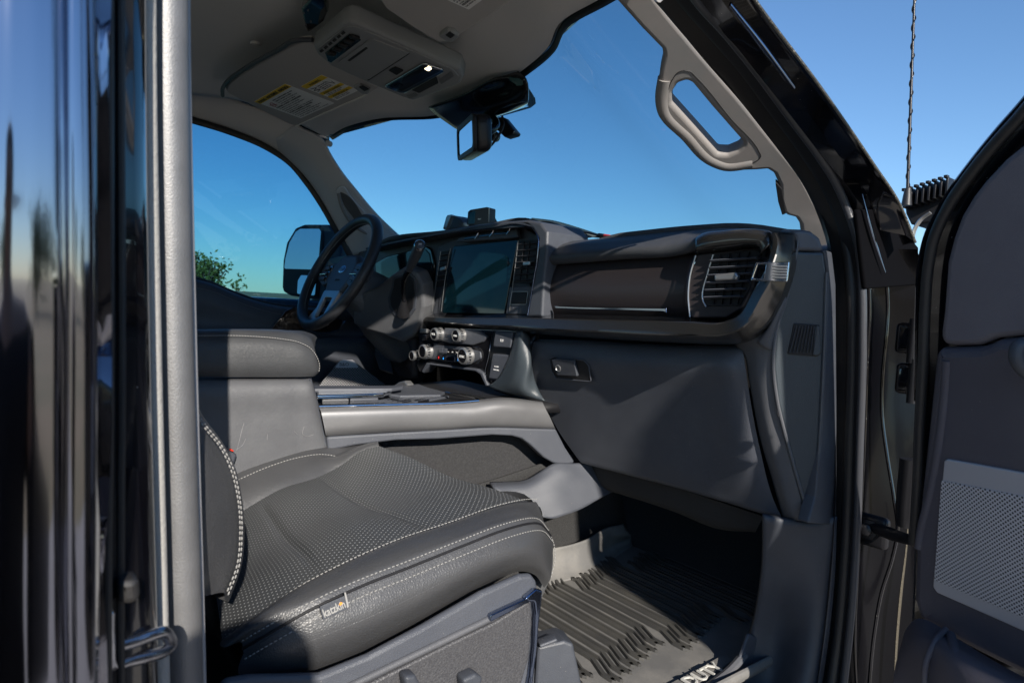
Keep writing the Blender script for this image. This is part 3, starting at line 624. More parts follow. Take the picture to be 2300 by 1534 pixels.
# vent pod on the right
pvr = Plane((.72, .965, .08), (.10, -1, .05))
ext('vent_pod_face', [(1566, 571), (1600, 566), (1708, 552), (1712, 575), (1698, 640), (1670, 690), (1630, 714), (1552, 714), (1546, 690), (1546, 640), (1556, 600)], pvr, .03, M['gloss_brown'], dash, bevel=.003, r=.006)
tube('pod_seam', [pvr.hit(1563, 574, .001), pvr.hit(1550, 620, .001), pvr.hit(1546, 670, .001), pvr.hit(1550, 712, .001)], .0016, M['satinchrome'], dash, 20, 6)
ext('vent_well', [(1602, 573), (1698, 560), (1706, 566), (1702, 597), (1680, 655), (1660, 687), (1586, 688), (1580, 678), (1590, 612)], pvr, .004, M['black'], dash, off=.0025, bevel=.001, r=.004)
slats(dash, [[(1598-i*3, 586+i*16.5), (1702-i*7.2, 580+i*17.2)] for i in range(6)], pvr, off=.011, r=.0062, m=M['softlit'])
slats(dash, [[(1618+i*22, 572-i*2), (1604+i*18, 684)] for i in range(4)], pvr, off=.004, r=.003, m=M['alu'], name='vent_vanes')
ext('vent_tab', [(1603, 617), (1652, 611), (1658, 620), (1654, 629), (1604, 631)], pvr, .010, M['satinchrome'], dash, off=.022, bevel=.003, r=.003)
tube('vent_edge_trim', [pvr.hit(1602, 572, .003), pvr.hit(1590, 612, .003), pvr.hit(1580, 678, .003), pvr.hit(1586, 689, .003)], .0014, M['satinchrome'], dash, 20, 6)
podtop = [Ys([(1562, 533, .985), (1578, 524, .985), (1620, 520, .985), (1712, 518, .985), (1732, 521, .985), (1738, 540, .98)]),
          Ys([(1562, 542, .950), (1582, 533, .945), (1625, 528, .94), (1700, 525, .938), (1722, 530, .938), (1728, 550, .935)]),
          Ys([(1562, 558, .945), (1590, 552, .94), (1640, 547, .938), (1690, 543, .935), (1708, 546, .935), (1716, 562, .935)]),
          Ys([(1562, 571, .96), (1600, 567, .958), (1650, 561, .958), (1692, 556, .955), (1703, 560, .952), (1706, 575, .95)])]
grid('vent_pod_hood', podtop, M['smoke'], dash, 40, 16, thick=.003)
# wrap-around smoked frame with the shelf
fA = Ys([(975, 704, .985), (1080, 704, .985), (1188, 704, .985), (1300, 706, .985), (1440, 709, .985), (1545, 711, .985), (1626, 713, .985), (1659, 698, .975), (1688, 650, .97), (1703, 600, .97), (1709, 568, .97), (1706, 548, .97), (1700, 530, .97)])
fB = Ys([(958, 712, .955), (1080, 714, .95), (1190, 714, .945), (1300, 717, .94), (1440, 720, .935), (1545, 722, .93), (1633, 721, .925), (1663, 705, .92), (1690, 656, .92), (1716, 610, .92), (1731, 565, .92), (1736, 540, .925), (1730, 524, .935)])
fC = Ys([(948, 722, .955), (1080, 731, .945), (1190, 737, .938), (1300, 744, .933), (1440, 750, .928), (1545, 753, .922), (1629, 753, .915), (1672, 735, .91), (1706, 680, .91), (1731, 630, .91), (1742, 580, .915), (1748, 545, .92), (1742, 523, .93)])
fD = Ys([(955, 734, .985), (1080, 741, .98), (1190, 749, .975), (1300, 757, .97), (1440, 766, .968), (1545, 771, .965), (1612, 773, .96), (1665, 769, .955), (1712, 738, .95), (1743, 695, .955), (1765, 640, .96), (1781, 570, .97), (1782, 528, .975)])
fE = [p + V(-.008, .03, 0) for p in fD]
grid('shelf_top', [fA, [a.lerp(b, .5) + V(0, 0, -.001) for a, b in zip(fA, fB)], fB], M['piano'], dash, 90, 6, linv=True)
grid('wrap_frame', [fB, [a.lerp(b, .08) + V(0, -.0015, 0) for a, b in zip(fB, fC)], [a.lerp(b, .92) + V(0, -.0015, 0) for a, b in zip(fB, fC)], fC, [a.lerp(b, .5) + V(0, -.001, -.001) for a, b in zip(fC, fD)], fD, fE], M['smoke'], dash, 90, 30, linv=True, angle=22)
# chrome clasp on the frame
pcl = Plane((.78, .925, .06), (.25, -1, .05))
ext('frame_clasp', [(1697, 590), (1773, 588), (1768, 633), (1686, 630)], Plane((.78, .895, .06), (.25, -1, .05)), .006, M['chrome'], dash, bevel=.001, r=.0015, holes=[[(1702, 594), (1720, 594), (1715, 626), (1691, 625)]], hr=.001)
ext('clasp_plate', [(1722, 592), (1770, 591), (1766, 630), (1718, 628)], Plane((.78, .896, .06), (.25, -1, .05)), .008, M['chrome'], dash, bevel=.003, r=.002)
multi('clasp_ribs', [tube_data([Plane((.78, .892, .06), (.25, -1, .05)).hit(1734, 598+i*6.4), Plane((.78, .892, .06), (.25, -1, .05)).hit(1767, 598.5+i*6.4)], .0012, 6) for i in range(5)], M['satinchrome'], dash)

# lower glove box
pg = Plane((0, .985, -.08), (.02, -.95, -.30))
glove = [[pg.hit(a, b, c) for a, b, c in l] for l in (
    [(1190, 762, -.02), (1300, 764, -.02), (1430, 772, -.02), (1560, 776, -.02), (1640, 776, -.02), (1664, 776, -.02)],
    [(1190, 768, -.003), (1300, 772, -.003), (1430, 780, -.003), (1560, 784, -.003), (1640, 785, -.003), (1668, 786, -.008)],
    [(1190, 800, .008), (1300, 800, .012), (1430, 806, .014), (1560, 812, .014), (1650, 815, .010), (1673, 816, -.002)],
    [(1205, 860, .006), (1310, 860, .008), (1440, 868, .010), (1570, 876, .010), (1660, 882, .007), (1683, 884, -.003)],
    [(1250, 960, .002), (1360, 968, .002), (1470, 980, .003), (1590, 992, .003), (1685, 1002, .003), (1706, 1004, -.004)],
    [(1292, 1022, 0), (1400, 1048, 0), (1500, 1074, 0), (1610, 1104, 0), (1722, 1134, 0), (1745, 1140, -.004)],
    [(1304, 1038, -.002), (1410, 1065, -.002), (1515, 1092, -.002), (1625, 1124, -.002), (1735, 1158, -.002), (1757, 1164, -.006)],
    [(1310, 1040, -.02), (1412, 1067, -.02), (1517, 1095, -.02), (1627, 1127, -.02), (1737, 1160, -.02), (1757, 1166, -.02)])]
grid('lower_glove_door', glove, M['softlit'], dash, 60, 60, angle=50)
pgh = Plane(pg.p, pg.n)
ext('latch_recess', [(1234, 806), (1248, 801), (1311, 809), (1322, 820), (1328, 856), (1248, 849), (1238, 830)], pg, .004, M['black'], dash, off=.0165, bevel=.0008, r=.004)
lr_ = rounded([pg.hit(a, b, .0165) for a, b in ((1234, 806), (1248, 801), (1311, 809), (1322, 820), (1328, 857), (1248, 850), (1238, 830))], .006)
tube('latch_rim', lr_ + lr_[:1], .0014, M['softlit'], dash, 90, 8, smooth=False)
ext('latch_paddle', [(1239, 808), (1250, 805), (1288, 809), (1296, 846), (1252, 843), (1243, 828)], pg, .008, M['soft'], dash, off=.0225, bevel=.002, r=.003)
lathe('lock_barrel', pg.hit(1254, 827, .0225), frame(pg.n), [(.008, -.003), (.008, .0015), (.0065, .002), (.006, .0008), (.004, .0008)], M['satinchrome'], dash, 24)
# filler between glove box and end cap (catches the sun)
fillA = [pg.hit(*a) for a in ((1650, 776, -.012), (1668, 792, -.008), (1681, 850, -.006), (1707, 984, -.007), (1735, 1080, -.008), (1759, 1166, -.010))]
def yx(l): return [Y(*a) for a in l]
fillB = yx([(1712, 742, .985), (1735, 760, .99), (1735, 820, 1.0), (1755, 950, 1.03), (1785, 1070, 1.06), (1812, 1168, 1.09)])
fm = [a.lerp(b, .5) + V(0, -.010, 0) for a, b in zip(fillA, fillB)]
grid('side_filler', [fillA, [a.lerp(b, .3) + V(0, -.007, 0) for a, b in zip(fillA, fillB)], fm, fillB], M['mid'], dash, 40, 14, thick=.01)
# lateral piece hugging the wrap frame on its outside
oA = yx([(1700, 770, .975), (1740, 715, .97), (1765, 655, .975), (1783, 590, .985), (1790, 545, .99), (1784, 522, .995)])
oB = yx([(1736, 790, .995), (1742, 745, .99), (1762, 690, .99), (1780, 620, 1.0), (1795, 560, 1.0), (1800, 520, 1.0)])
grid('outer_filler', [oA, [a.lerp(b, .5) + V(.002, -.006, 0) for a, b in zip(oA, oB)], oB], M['mid'], dash, 40, 8, thick=.008)
# end cap facing the door
A_, B_, C_ = Y(1795, 560, .995), Y(1737, 820, .998), Y(1812, 1166, 1.088)
ptc = Plane(A_, (B_-A_).cross(C_-A_))
ext('end_cap', [(1788, 566), (1851, 568), (1856, 612), (1850, 800), (1840, 990), (1829, 1119), (1816, 1160), (1768, 990), (1746, 900), (1737, 820), (1744, 740), (1765, 680)], ptc, .03, M['cheek'], dash, bevel=.004, r=.006)
ext('end_cap_top', [(1778, 519), (1800, 516), (1822, 520), (1842, 535), (1853, 566), (1786, 564), (1788, 545)], ptc, .06, M['softlit'], dash, bevel=.006, r=.008)
tube('end_cap_piping', [ptc.hit(a, b, .001) for a, b in ((1788, 566), (1766, 672), (1744, 740), (1737, 820), (1746, 900), (1768, 990), (1816, 1160))], .0028, M['mid'], dash, 50, 8)
tube('end_cap_crease', [ptc.hit(a, b, .001) for a, b in ((1856, 612), (1850, 800), (1840, 990), (1829, 1115), (1818, 1150))], .0016, M['mid'], dash, 50, 8)
ext('cap_vent_recess', [(1784, 726), (1842, 730), (1844, 795), (1836, 801), (1769, 796)], ptc, .004, M['black'], dash, off=.002, bevel=.001, r=.003)
ext('cap_vent_surround', [(1832, 733), (1841, 734), (1843, 793), (1836, 798), (1826, 797)], ptc, .006, M['cheek'], dash, off=.004, bevel=.001, r=.001)
slats(dash, [[(1789+i*6.6, 732), (1774+i*7.6, 792)] for i in range(8)], ptc, off=.004, r=.0016, m=M['mid'], name='cap_vent_slats')
# underside felt below the glove box
und = [[pg.hit(a, b, c) for a, b, c in l] for l in ([(1305, 1036, -.03), (1400, 1062, -.03), (1520, 1096, -.03), (1620, 1128, -.03), (1715, 1160, -.03)], [(1308, 1078, -.035), (1380, 1098, -.03), (1515, 1140, -.03), (1610, 1178, -.03), (1700, 1188, -.03)], [(1330, 1092, -.09), (1400, 1110, -.09), (1520, 1150, -.09), (1620, 1188, -.09), (1700, 1190, -.09)])]
grid('underside_felt', und, mat('felt', (.035, .034, .034), .95, bump=1, bs=250), dash, 40, 14)
# ---- centre stack --------------------------------------------------------------------
pst = Plane((0, .965, -.1), (.05, -1, -.05))
ext('stack_face', [(936, 742), (1000, 738), (1100, 741), (1166, 743), (1182, 752), (1186, 775), (1170, 830), (1146, 890), (1110, 878), (1096, 866), (1086, 838), (1070, 828), (960, 814), (944, 838), (936, 822), (944, 790)], pst, .04, M['piano'], dash, bevel=.004, r=.006)
ck = [Ys([(1160, 743, .958), (1140, 810, .957), (1118, 850, .957), (1095, 868, .958)]),
      Ys([(1172, 744, .955), (1168, 820, .955), (1150, 870, .955), (1120, 878, .958)]),
      Ys([(1184, 750, .970), (1186, 830, .965), (1176, 880, .965), (1150, 886, .965)]),
      Ys([(1192, 770, 1.0), (1197, 830, 1.0), (1212, 880, 1.0), (1224, 900, 1.0)])]
ckr = [[ck[j][i] for j in range(4)] for i in range(4)]
grid('stack_cheek', ckr, M['cheek'], dash, 24, 24, thick=.006)
tube('stack_chrome_edge', [pst.hit(a, b, .003) for a, b in ((1000, 738), (1090, 741), (1182, 746))], .0012, M['satinchrome'], dash, 20, 6)
def knob(px, py, r, mark=None, lip_=True, label=None):
    """ribbed chrome knob with a dark cap"""
    o = pst.hit(px+2, py, .004); r *= 1.12; F = frame(pst.n)
    k = lathe('control_knob', o, F, [(r*1.05, 0), (r*1.05, .004), (r, .006), (r, .020), (r*.96, .023), (r*.84, .024), (r*.82, .021)], M['satinchrome'], dash, 40, label=label)
    lathe('knob_cap', o, F, [(r*.80, .019), (r*.80, .0225), (r*.74, .0235)], M['piano'], dash, 32)
    it = []
    for s in range(18):
        a = 2*math.pi*s/18; d = F @ V(math.cos(a), math.sin(a), 0); t_ = F @ V(-math.sin(a), math.cos(a), 0)
        Mx = Matrix((t_, F @ V(0, 0, 1), d)).transposed()
        it.append(boxd(o + d*r*1.0 + F @ V(0, 0, .0135), (r*.22, .009, r*.10), Mx, .0006))
    multi('knob_grips', it, M['chrome'], dash)
    if mark: text(mark, o + F @ V(-r*.5, -r*.16, .0240), F @ V(1, 0, 0), pst.n, r*1.0, M['white'], dash, name='knob_lettering')
# radio pod and climate pod
rp = [(975, 748), (1003, 738), (1040, 738), (1075, 742), (1094, 756), (1084, 768), (1060, 775), (1010, 771), (985, 764)]
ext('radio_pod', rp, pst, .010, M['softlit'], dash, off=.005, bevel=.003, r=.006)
ext('climate_pod', [(955, 786), (975, 775), (1040, 780), (1078, 790), (1080, 806), (1060, 816), (1000, 812), (958, 806)], pst, .010, M['soft'], dash, off=.004, bevel=.003, r=.006)
knob(988, 750, .0150, 'VOL'); knob(1037, 753, .0150, 'TUNE'); knob(962, 789, .0175); knob(1052, 799, .0190, 'SYNC'); knob(938, 798, .0125)
for i in range(2):
    for j in range(2): ext('radio_button', [(1006+i*11, 742+j*17), (1016+i*11, 743+j*17), (1015+i*11, 752+j*17), (1005+i*11, 751+j*17)], pst, .004, M['softlit'], dash, off=.014, bevel=.0012, r=.001)
ext('radio_slot', [(1003, 754), (1028, 756), (1027, 758), (1003, 756)], pst, .002, M['chrome'], dash, off=.0145, bevel=.0004, r=0)
ic = ['', '', 'AUTO', 'A/C', 'MAX']
for i in range(5):
    ext('climate_button', [(986+i*9.6, 781+i*.9), (994.6+i*9.6, 782+i*.9), (993.4+i*9.6, 793+i*.9), (984.5+i*9.6, 792+i*.9)], pst, .004, M['softlit'] if i < 2 else M['piano'], dash, off=.010, bevel=.001, r=.001)
    if ic[i]: text(ic[i], pst.hit(986.2+i*9.6, 789+i*.9, .0105), (1, 0, 0), pst.n, .0062, M['white'], dash, name='button_lettering')
for i, (m_, w_) in enumerate((('redlit', 8), ('bluelit', 8), ('bluechrome', 18), ('bluelit', 9))):
    x0 = [982, 993, 1004, 1025][i]; yy = 797 + i*1.6
    ext('climate_button', [(x0, yy), (x0+w_, yy+1.2), (x0+w_-1, yy+12), (x0-1, yy+10)], pst, .004, M['bluechrome'] if i == 2 else M['piano'], dash, off=.011, bevel=.001, r=.001)
    if i != 2: text('36:'[i % 3] if i else '3', pst.hit(x0+2, yy+8.5, .0115), (1, 0, 0), pst.n, .0035, M[m_], dash, name='button_lettering')
tube('climate_chrome_line', [pst.hit(984, 794, .0105), pst.hit(1036, 801, .0105)], .0008, M['chrome'], dash, 8, 6)
ext('lower_lip', [(957, 815), (1070, 829), (1084, 838), (1095, 866), (1090, 868), (1078, 842), (1066, 834), (965, 820), (950, 838), (946, 834)], pst, .03, M['softlit'], dash, off=.010, bevel=.003, r=.003)
# power outlets
tube('outlet_frame', [pst.hit(a, b, .003) for a, b in ((1107, 741), (1098, 800), (1091, 845), (1096, 856), (1136, 862), (1144, 852), (1152, 800), (1160, 742))], .0012, M['chrome'], dash, 60, 6)
ext('outlet_plate', [(1109, 742), (1158, 743), (1142, 852), (1136, 859), (1097, 853), (1093, 845)], pst, .004, M['black'], dash, off=.002, bevel=.0008, r=.004)
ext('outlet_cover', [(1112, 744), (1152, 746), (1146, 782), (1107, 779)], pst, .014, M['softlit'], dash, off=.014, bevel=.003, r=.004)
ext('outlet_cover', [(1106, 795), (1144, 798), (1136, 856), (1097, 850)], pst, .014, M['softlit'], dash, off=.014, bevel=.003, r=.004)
text('12V', pst.hit(1123, 767, .0145), (1, 0, 0), pst.n, .012, M['white'], dash, name='outlet_lettering', bold=.02)
text('AC 120V', pst.hit(1110, 824, .0145), (1, 0, 0), pst.n, .017, M['white'], dash, name='outlet_lettering', bold=.02)
text('400W MAX', pst.hit(1108, 831, .0145), (1, 0, 0), pst.n, .021, M['white'], dash, name='outlet_lettering', bold=.02)
# small switches left of the stack
ext('stack_switch', [(944, 738), (958, 739), (957, 748), (942, 747)], pst, .008, M['satinchrome'], dash, off=.006, bevel=.002, r=.002)
ext('stack_switch', [(948, 752), (957, 752), (957, 764), (947, 764)], pst, .006, M['piano'], dash, off=.006, bevel=.002, r=.002)

# ---- steering wheel ----------------------------------------------------------------------
tl = .462; swn = V(-.0103, -math.cos(tl), math.sin(tl)).normalized(); SO = V(-.5247, .8247, .0737); SF = frame(swn)
def S(x, y, z=0): return SO + SF @ V(x, y, z)
sw = empty('steering_wheel', truck)
ring = [S(.185*math.cos(a), .185*math.sin(a)) for a in [2*math.pi*i/96 for i in range(97)]]
vs, fs = tube_data(ring, .0165, 18, False, up=swn); mesh('wheel_rim', vs, fs, M['leather_rim'], sw)
sr = [S(.1695*math.cos(a), .1695*math.sin(a), .004) for a in [R(200)+R(320)*i/60 for i in range(61)]]
stitches('rim_stitching', [S(.1672*math.cos(R(a)), .1672*math.sin(R(a)), .003) for a in range(10, 172, 4)], M['stitch'], sw, gap=.0045, ln=.0036, r=.0008)
stitches('rim_stitching', [S(.1672*math.cos(R(a)), .1672*math.sin(R(a)), .003) for a in range(190, 236, 4)], M['stitch'], sw, gap=.0045, ln=.0036, r=.0008)
hub = [S(*a, -.010) for a in ((-.055, .062), (0, .068), (.055, .062), (.080, .035), (.082, -.02), (.062, -.062), (.03, -.085), (-.03, -.085), (-.062, -.062), (-.082, -.02), (-.080, .035))]
ext3('hub_pad', hub, swn, .05, M['soft'], sw, bevel=.014, smooth=True, bres=4)
F_ = Matrix((SF.col[0], SF.col[1], SF.col[2])).transposed()
def oval(name, c, a, b, d, m, z0):
    vs, fs = lathed((0, 0, 0), Matrix.Identity(3), [(1, 0), (1, .7), (.9, 1)], 40)
    vs = [S(c[0]+v.x*a, c[1]+v.y*b, z0+v.z*d) for v in vs]; return mesh(name, vs, fs, m, sw)
oval('emblem_ring', (-.004, .012), .0245, .0125, .002, M['chrome'], -.0092); oval('emblem_plate', (-.004, .012), .0225, .0107, .002, M['emblem'], -.0085)
text('Ford', S(-.019, .0065, -.0062), SF.col[0], swn, .030, M['satinchrome'], sw, name='emblem_lettering', shear=.5, bold=.01)
text('AIR BAG', S(-.018, -.028, -.0094), SF.col[0], swn, .034, M['black'], sw, name='hub_lettering')
for s in (-1, 1):
    ext3('wheel_spoke', [S(s*.06, .03, -.016), S(s*.10, .038, -.012), S(s*.172, .022, -.004), S(s*.175, -.02, -.004), S(s*.10, -.045, -.014), S(s*.06, -.03, -.016)], swn, .018, M['soft'], sw, bevel=.004, r=.008)
    ext3('switch_pad', [S(s*.085, .028, -.010), S(s*.135, .026, -.007), S(s*.142, -.018, -.007), S(s*.095, -.034, -.010)], swn, .008, M['piano'], sw, bevel=.002, r=.008)
    for j, yy in enumerate((.014, -.004, -.022)):
        rrect(S(s*.114, yy, -.003), F_, .034, .012, .004, .003, 'wheel_switch', M['softlit'], sw, bevel=.0012)
    tube('switch_trim', [S(s*.092, -.004-.006, .0005), S(s*.136, -.004-.007, .0005)], .001, M['chrome'], sw, 8, 6)
ext3('lower_spoke', [S(-.062, -.060, -.018), S(.062, -.060, -.018), S(.05, -.12, -.01), S(.085, -.170, -.004), (S(0, -.186, -.004)), S(-.085, -.170, -.004), S(-.05, -.12, -.01)], swn, .012, M['satinchrome'], sw, bevel=.003, r=.01, holes=[[S(-.030, -.085, -.014), S(.030, -.085, -.014), S(.026, -.155, -.01), S(-.026, -.155, -.01)]], hr=.01)
# column shroud: rounded box tapering to the dash
def ringsec(c, w_, h_, rr, dz): 
    out = []
    for i in range(28):
        a = 2*math.pi*i/28; cx, cy = math.cos(a), math.sin(a); e = .55
        out.append((c[0] + w_*math.copysign(abs(cx)**e, cx), c[1] + h_*math.copysign(abs(cy)**e, cy), dz))
    return out
secs = [ringsec((0, -.01), .045, .045, 0, -.045), ringsec((0, -.012), .066, .062, 0, -.055), ringsec((0, -.018), .080, .075, 0, -.12), ringsec((0, -.035), .090, .095, 0, -.20), ringsec((0, -.05), .095, .11, 0, -.30)]
vs = [S(*p) for s_ in secs for p in s_]; fs = [(i*28+j, i*28+(j+1) % 28, (i+1)*28+(j+1) % 28, (i+1)*28+j) for i in range(4) for j in range(28)] + [tuple(range(28))[::-1]]
column = empty('steering_column', truck)
mesh('column_shroud', vs, fs, M['armside'], column)
# knee panel around the column with the recess of the shift lever
pk = Plane(Y(860, 690, .90), (.25, -1, -.25))
ext('column_lower_cover', [(800, 664), (850, 640), (878, 618), (905, 600), (935, 612), (948, 640), (952, 690), (944, 725), (928, 755), (905, 770), (858, 752), (820, 742), (792, 728), (792, 700)], pk, .05, M['armside'], column, bevel=.010, r=.012)
ext('lever_recess_rim', [(882, 622), (920, 612), (932, 625), (936, 660), (932, 695), (918, 715), (905, 722), (888, 712), (873, 692), (870, 670), (878, 645)], pk, .006, M['soft'], column, off=.004, bevel=.002, r=.008)
ext('lever_recess', [(886, 627), (918, 618), (927, 630), (930, 660), (926, 692), (914, 709), (904, 715), (891, 706), (878, 688), (876, 670), (883, 647)], pk, .004, M['black'], column, off=.007, bevel=.001, r=.006)
lev = empty('shift_lever', truck)
b0 = pk.hit(906, 706, .012)
tube('lever_boot', [b0, pk.hit(906, 690, .02), pk.hit(908, 672, .026)], [.019, .012, .006], M['black'], lev, 20, 14)
tube('lever_arm', [pk.hit(908, 676, .026), pk.hit(905, 650, .035), pk.hit(909, 625, .045), pk.hit(920, 605, .055)], [.006, .0065, .008, .009], M['piano'], lev, 24, 12)
h0 = pk.hit(917, 610, .052); h1 = Y(943, 552, .84)
tube('lever_grip', [h0, h0.lerp(h1, .15), h0.lerp(h1, .6), h1], [.008, .0125, .0145, .0135], M['soft'], lev, 24, 16)
kn = (h1-h0).normalized(); kf = frame(kn + V(.15, -.5, 0)*.8)
lathe('lever_end_ring', h1, kf, [(.0125, -.006), (.0145, -.002), (.0145, .004), (.0130, .006), (.0120, .004)], M['chrome'], lev, 28)
lathe('lever_button', h1, kf, [(.0115, 0), (.0115, .0055), (.010, .0065)], M['soft'], lev, 28)
text('M', h1 + kf @ V(-.003, -.003, .0066), kf.col[0], kf.col[2], .006, M['white'], lev, name='lever_lettering')
# knee area, knob and pedals (deep shadow)
knee = [Ys([(620, 735, 1.12), (760, 745, 1.06), (860, 750, 1.0), (945, 735, 1.0)]), Ys([(640, 775, 1.14), (760, 800, 1.08), (860, 790, 1.06), (940, 790, 1.03)]), Ys([(700, 860, 1.4), (780, 860, 1.3), (860, 850, 1.2), (940, 850, 1.10)])]
grid('knee_panel', knee, M['soft'], dash, 24, 12, thick=.006)
lathe('lamp_switch', Y(793, 755, 1.02), frame((.2, -1, 0)), [(.016, 0), (.016, .012), (.013, .015), (.012, .012)], M['piano'], dash, 24)
pdl = empty('brake_pedal', truck)
ppd = Plane(Y(850, 810, 1.02), (.5, -1, .1))
ext('pedal_arm', [(832, 752), (838, 752), (860, 790), (878, 800), (876, 840), (858, 822), (846, 800)], ppd, .012, M['alu'], pdl, bevel=.003, r=.006)
ext('pedal_pad', [(838, 790), (875, 800), (884, 840), (852, 830)], Plane(Y(850, 815, 1.0), (.3, -1, .5)), .012, M['rubber'], pdl, bevel=.003, r=.006)

# ---- driver door, window, outside mirror ------------------------------------------------
dd = empty('driver_door', truck)
pdd = PX(-.80)
belt = Xs([(300, 600), (430, 624), (470, 634), (520, 655), (580, 676), (640, 688), (700, 690), (790, 690), (850, 690)], -.80)
ddl = [[p + V(.0, 0, .0) for p in belt], [p + V(.035, 0, -.012) for p in belt], [p + V(.05, 0, -.05) for p in belt], [V(-.745, p.y, -.12) for p in belt], [V(-.735, p.y, -.135) for p in belt], [V(-.715, p.y, -.14) for p in belt]]
grid('door_upper_trim', ddl, M['soft'], dd, 40, 24)
stitches('door_stitching', [p + V(.046, 0, -.028) for p in belt[1:7]], M['stitchd'], dd)
ddm = [[V(-.715, y, -.14) for y in (.0, .3, .6, .9, 1.25)], [V(-.67, y, -.150) for y in (.0, .3, .6, .9, 1.25)], [V(-.665, y, -.19) for y in (.0, .3, .6, .9, 1.25)], [V(-.70, y, -.27) for y in (.0, .3, .6, .9, 1.25)], [V(-.73, y, -.42) for y in (.0, .3, .6, .9, 1.25)], [V(-.73, y, -.65) for y in (.0, .3, .6, .9, 1.25)]]
grid('door_lower_trim', ddm, M['soft'], dd, 24, 30)
ext('wood_inlay', [(600, 750), (640, 700), (660, 690), (720, 700), (770, 720), (760, 745)], PX(-.722), .004, M['wood'], dd, bevel=.001, r=.006)
tube('inlay_chrome_line', Xs([(622, 742), (680, 742), (735, 748), (758, 742), (775, 722)], -.715), .0022, M['chrome'], dd, 30, 8)
psp = Plane(X(800, 840, -.63), (1, -.15, .05))
ext('driver_speaker_grille', [(712, 872), (762, 812), (772, 808), (792, 808), (800, 815), (900, 890), (712, 890)], psp, .008, M['finegrille'], dd, bevel=.002, r=.006)
ext('grille_plate', [(752, 826), (764, 811), (772, 808), (792, 808), (800, 815), (806, 826)], psp, .004, M['spk'], dd, off=.0012, bevel=.001, r=.003)
text('B&O', psp.hit(762, 822, .0018), (0, 1, 0), psp.n, .030, M['ink'], dd, name='speaker_lettering')
# window
dwin = empty('driver_window', truck, label='blue tinted driver side window with dust streaks')
gp = [V(-.812, -.5, .50), V(-.812, -.5, -.02)]
topw = [V(-.812, -.6, .46)] + [p + V(-.012, 0, -.0) for p in wtop[1:]]
botw = [V(-.812, -.6, .04)] + [p + V(-.012, 0, -.004) for p in belt[:-1]]
grid('window_glass', [topw, botw], M['sideglass'], dwin, 40, 8, linv=True)
tube('window_seal', [p + V(-.002, 0, -.008) for p in wtop[1:]] + [X(812, 615, -.80), X(830, 660, -.80)], .011, M['rubber'], dwin, 80, 10, flat=.6)
tube('window_sill_seal', [p + V(-.004, 0, .0) for p in belt], .006, M['rubber'], dwin, 60, 8)
ext('window_sail', [(776, 545), (800, 570), (840, 600), (850, 690), (812, 690), (806, 610)], PX(-.79), .02, M['soft'], dd, bevel=.003, r=.004)
# dust streaks on the glass
dust = mat('dust_streak', (.55, .62, .66), .9); dust.node_tree.links.new(dust.node_tree.nodes.new('ShaderNodeBsdfTranslucent').outputs[0], dust.node_tree.nodes['Material Output'].inputs[0])
def streak(pts, r=.0011):
    P = catmull([X(a, b, -.806) for a, b in pts], 14); vs = []; fs = []
    for i, p in enumerate(P):
        t = (P[min(i+1, 13)] - P[max(i-1, 0)]).normalized(); s_ = t.cross(V(1, 0, 0)).normalized()*r*math.sin(math.pi*(i+.6)/14.2)
        vs += [p + s_, p - s_]
    return vs, [(2*i, 2*i+1, 2*i+3, 2*i+2) for i in range(13)]
# outside mirror of the driver side
dm = empty('outside_mirror', truck, label='large black towing mirror beyond the driver window')
pmr = Plane(X(700, 590, -1.12), (.55, -.83, .02))
ext('mirror_case', [(632, 640), (634, 585), (642, 545), (662, 512), (682, 504), (736, 504), (758, 520), (768, 560), (766, 620), (758, 668), (700, 672), (650, 664), (634, 655)], pmr, .07, M['soft'], dm, bevel=.012, r=.02)
ext('mirror_rim', [(634, 645), (636, 588), (645, 548), (664, 514), (680, 506), (722, 507), (726, 530), (722, 600), (714, 668), (650, 661), (636, 652)], pmr, .012, M['rubber'], dm, off=.006, bevel=.004, r=.012)
ext('main_mirror_glass', [(638, 604), (641, 580), (650, 545), (664, 521), (674, 514), (717, 514), (721, 520), (714, 606)], pmr, .004, M['mirrorglass'], dm, off=.0085, bevel=.0005, r=.008)
ext('wide_mirror_glass', [(667, 660), (669, 630), (676, 618), (711, 620), (707, 664)], Plane(pmr.p, (.50, -.86, .06)), .004, M['mirrorglass'], dm, off=.009, bevel=.0005, r=.008)
tube('mirror_arm', [X(760, 600, -1.1), X(790, 610, -1.0), X(812, 615, -.86)], [.02, .018, .02], M['soft'], dm, 12, 12)
tube('mirror_arm', [X(756, 650, -1.1), X(790, 655, -1.0), X(812, 655, -.86)], [.02, .018, .02], M['soft'], dm, 12, 12)
# ---- centre console --------------------------------------------------------------------
cc = empty('centre_console', truck)
pcs = Plane((.15, .5, 0), (1, -.24, 0))
def C(px, py, off=0): return pcs.hit(px, py, off)
def Cl(l, off=0): return [pcs.hit(a[0], a[1], a[2] if len(a) > 2 else off) for a in l]
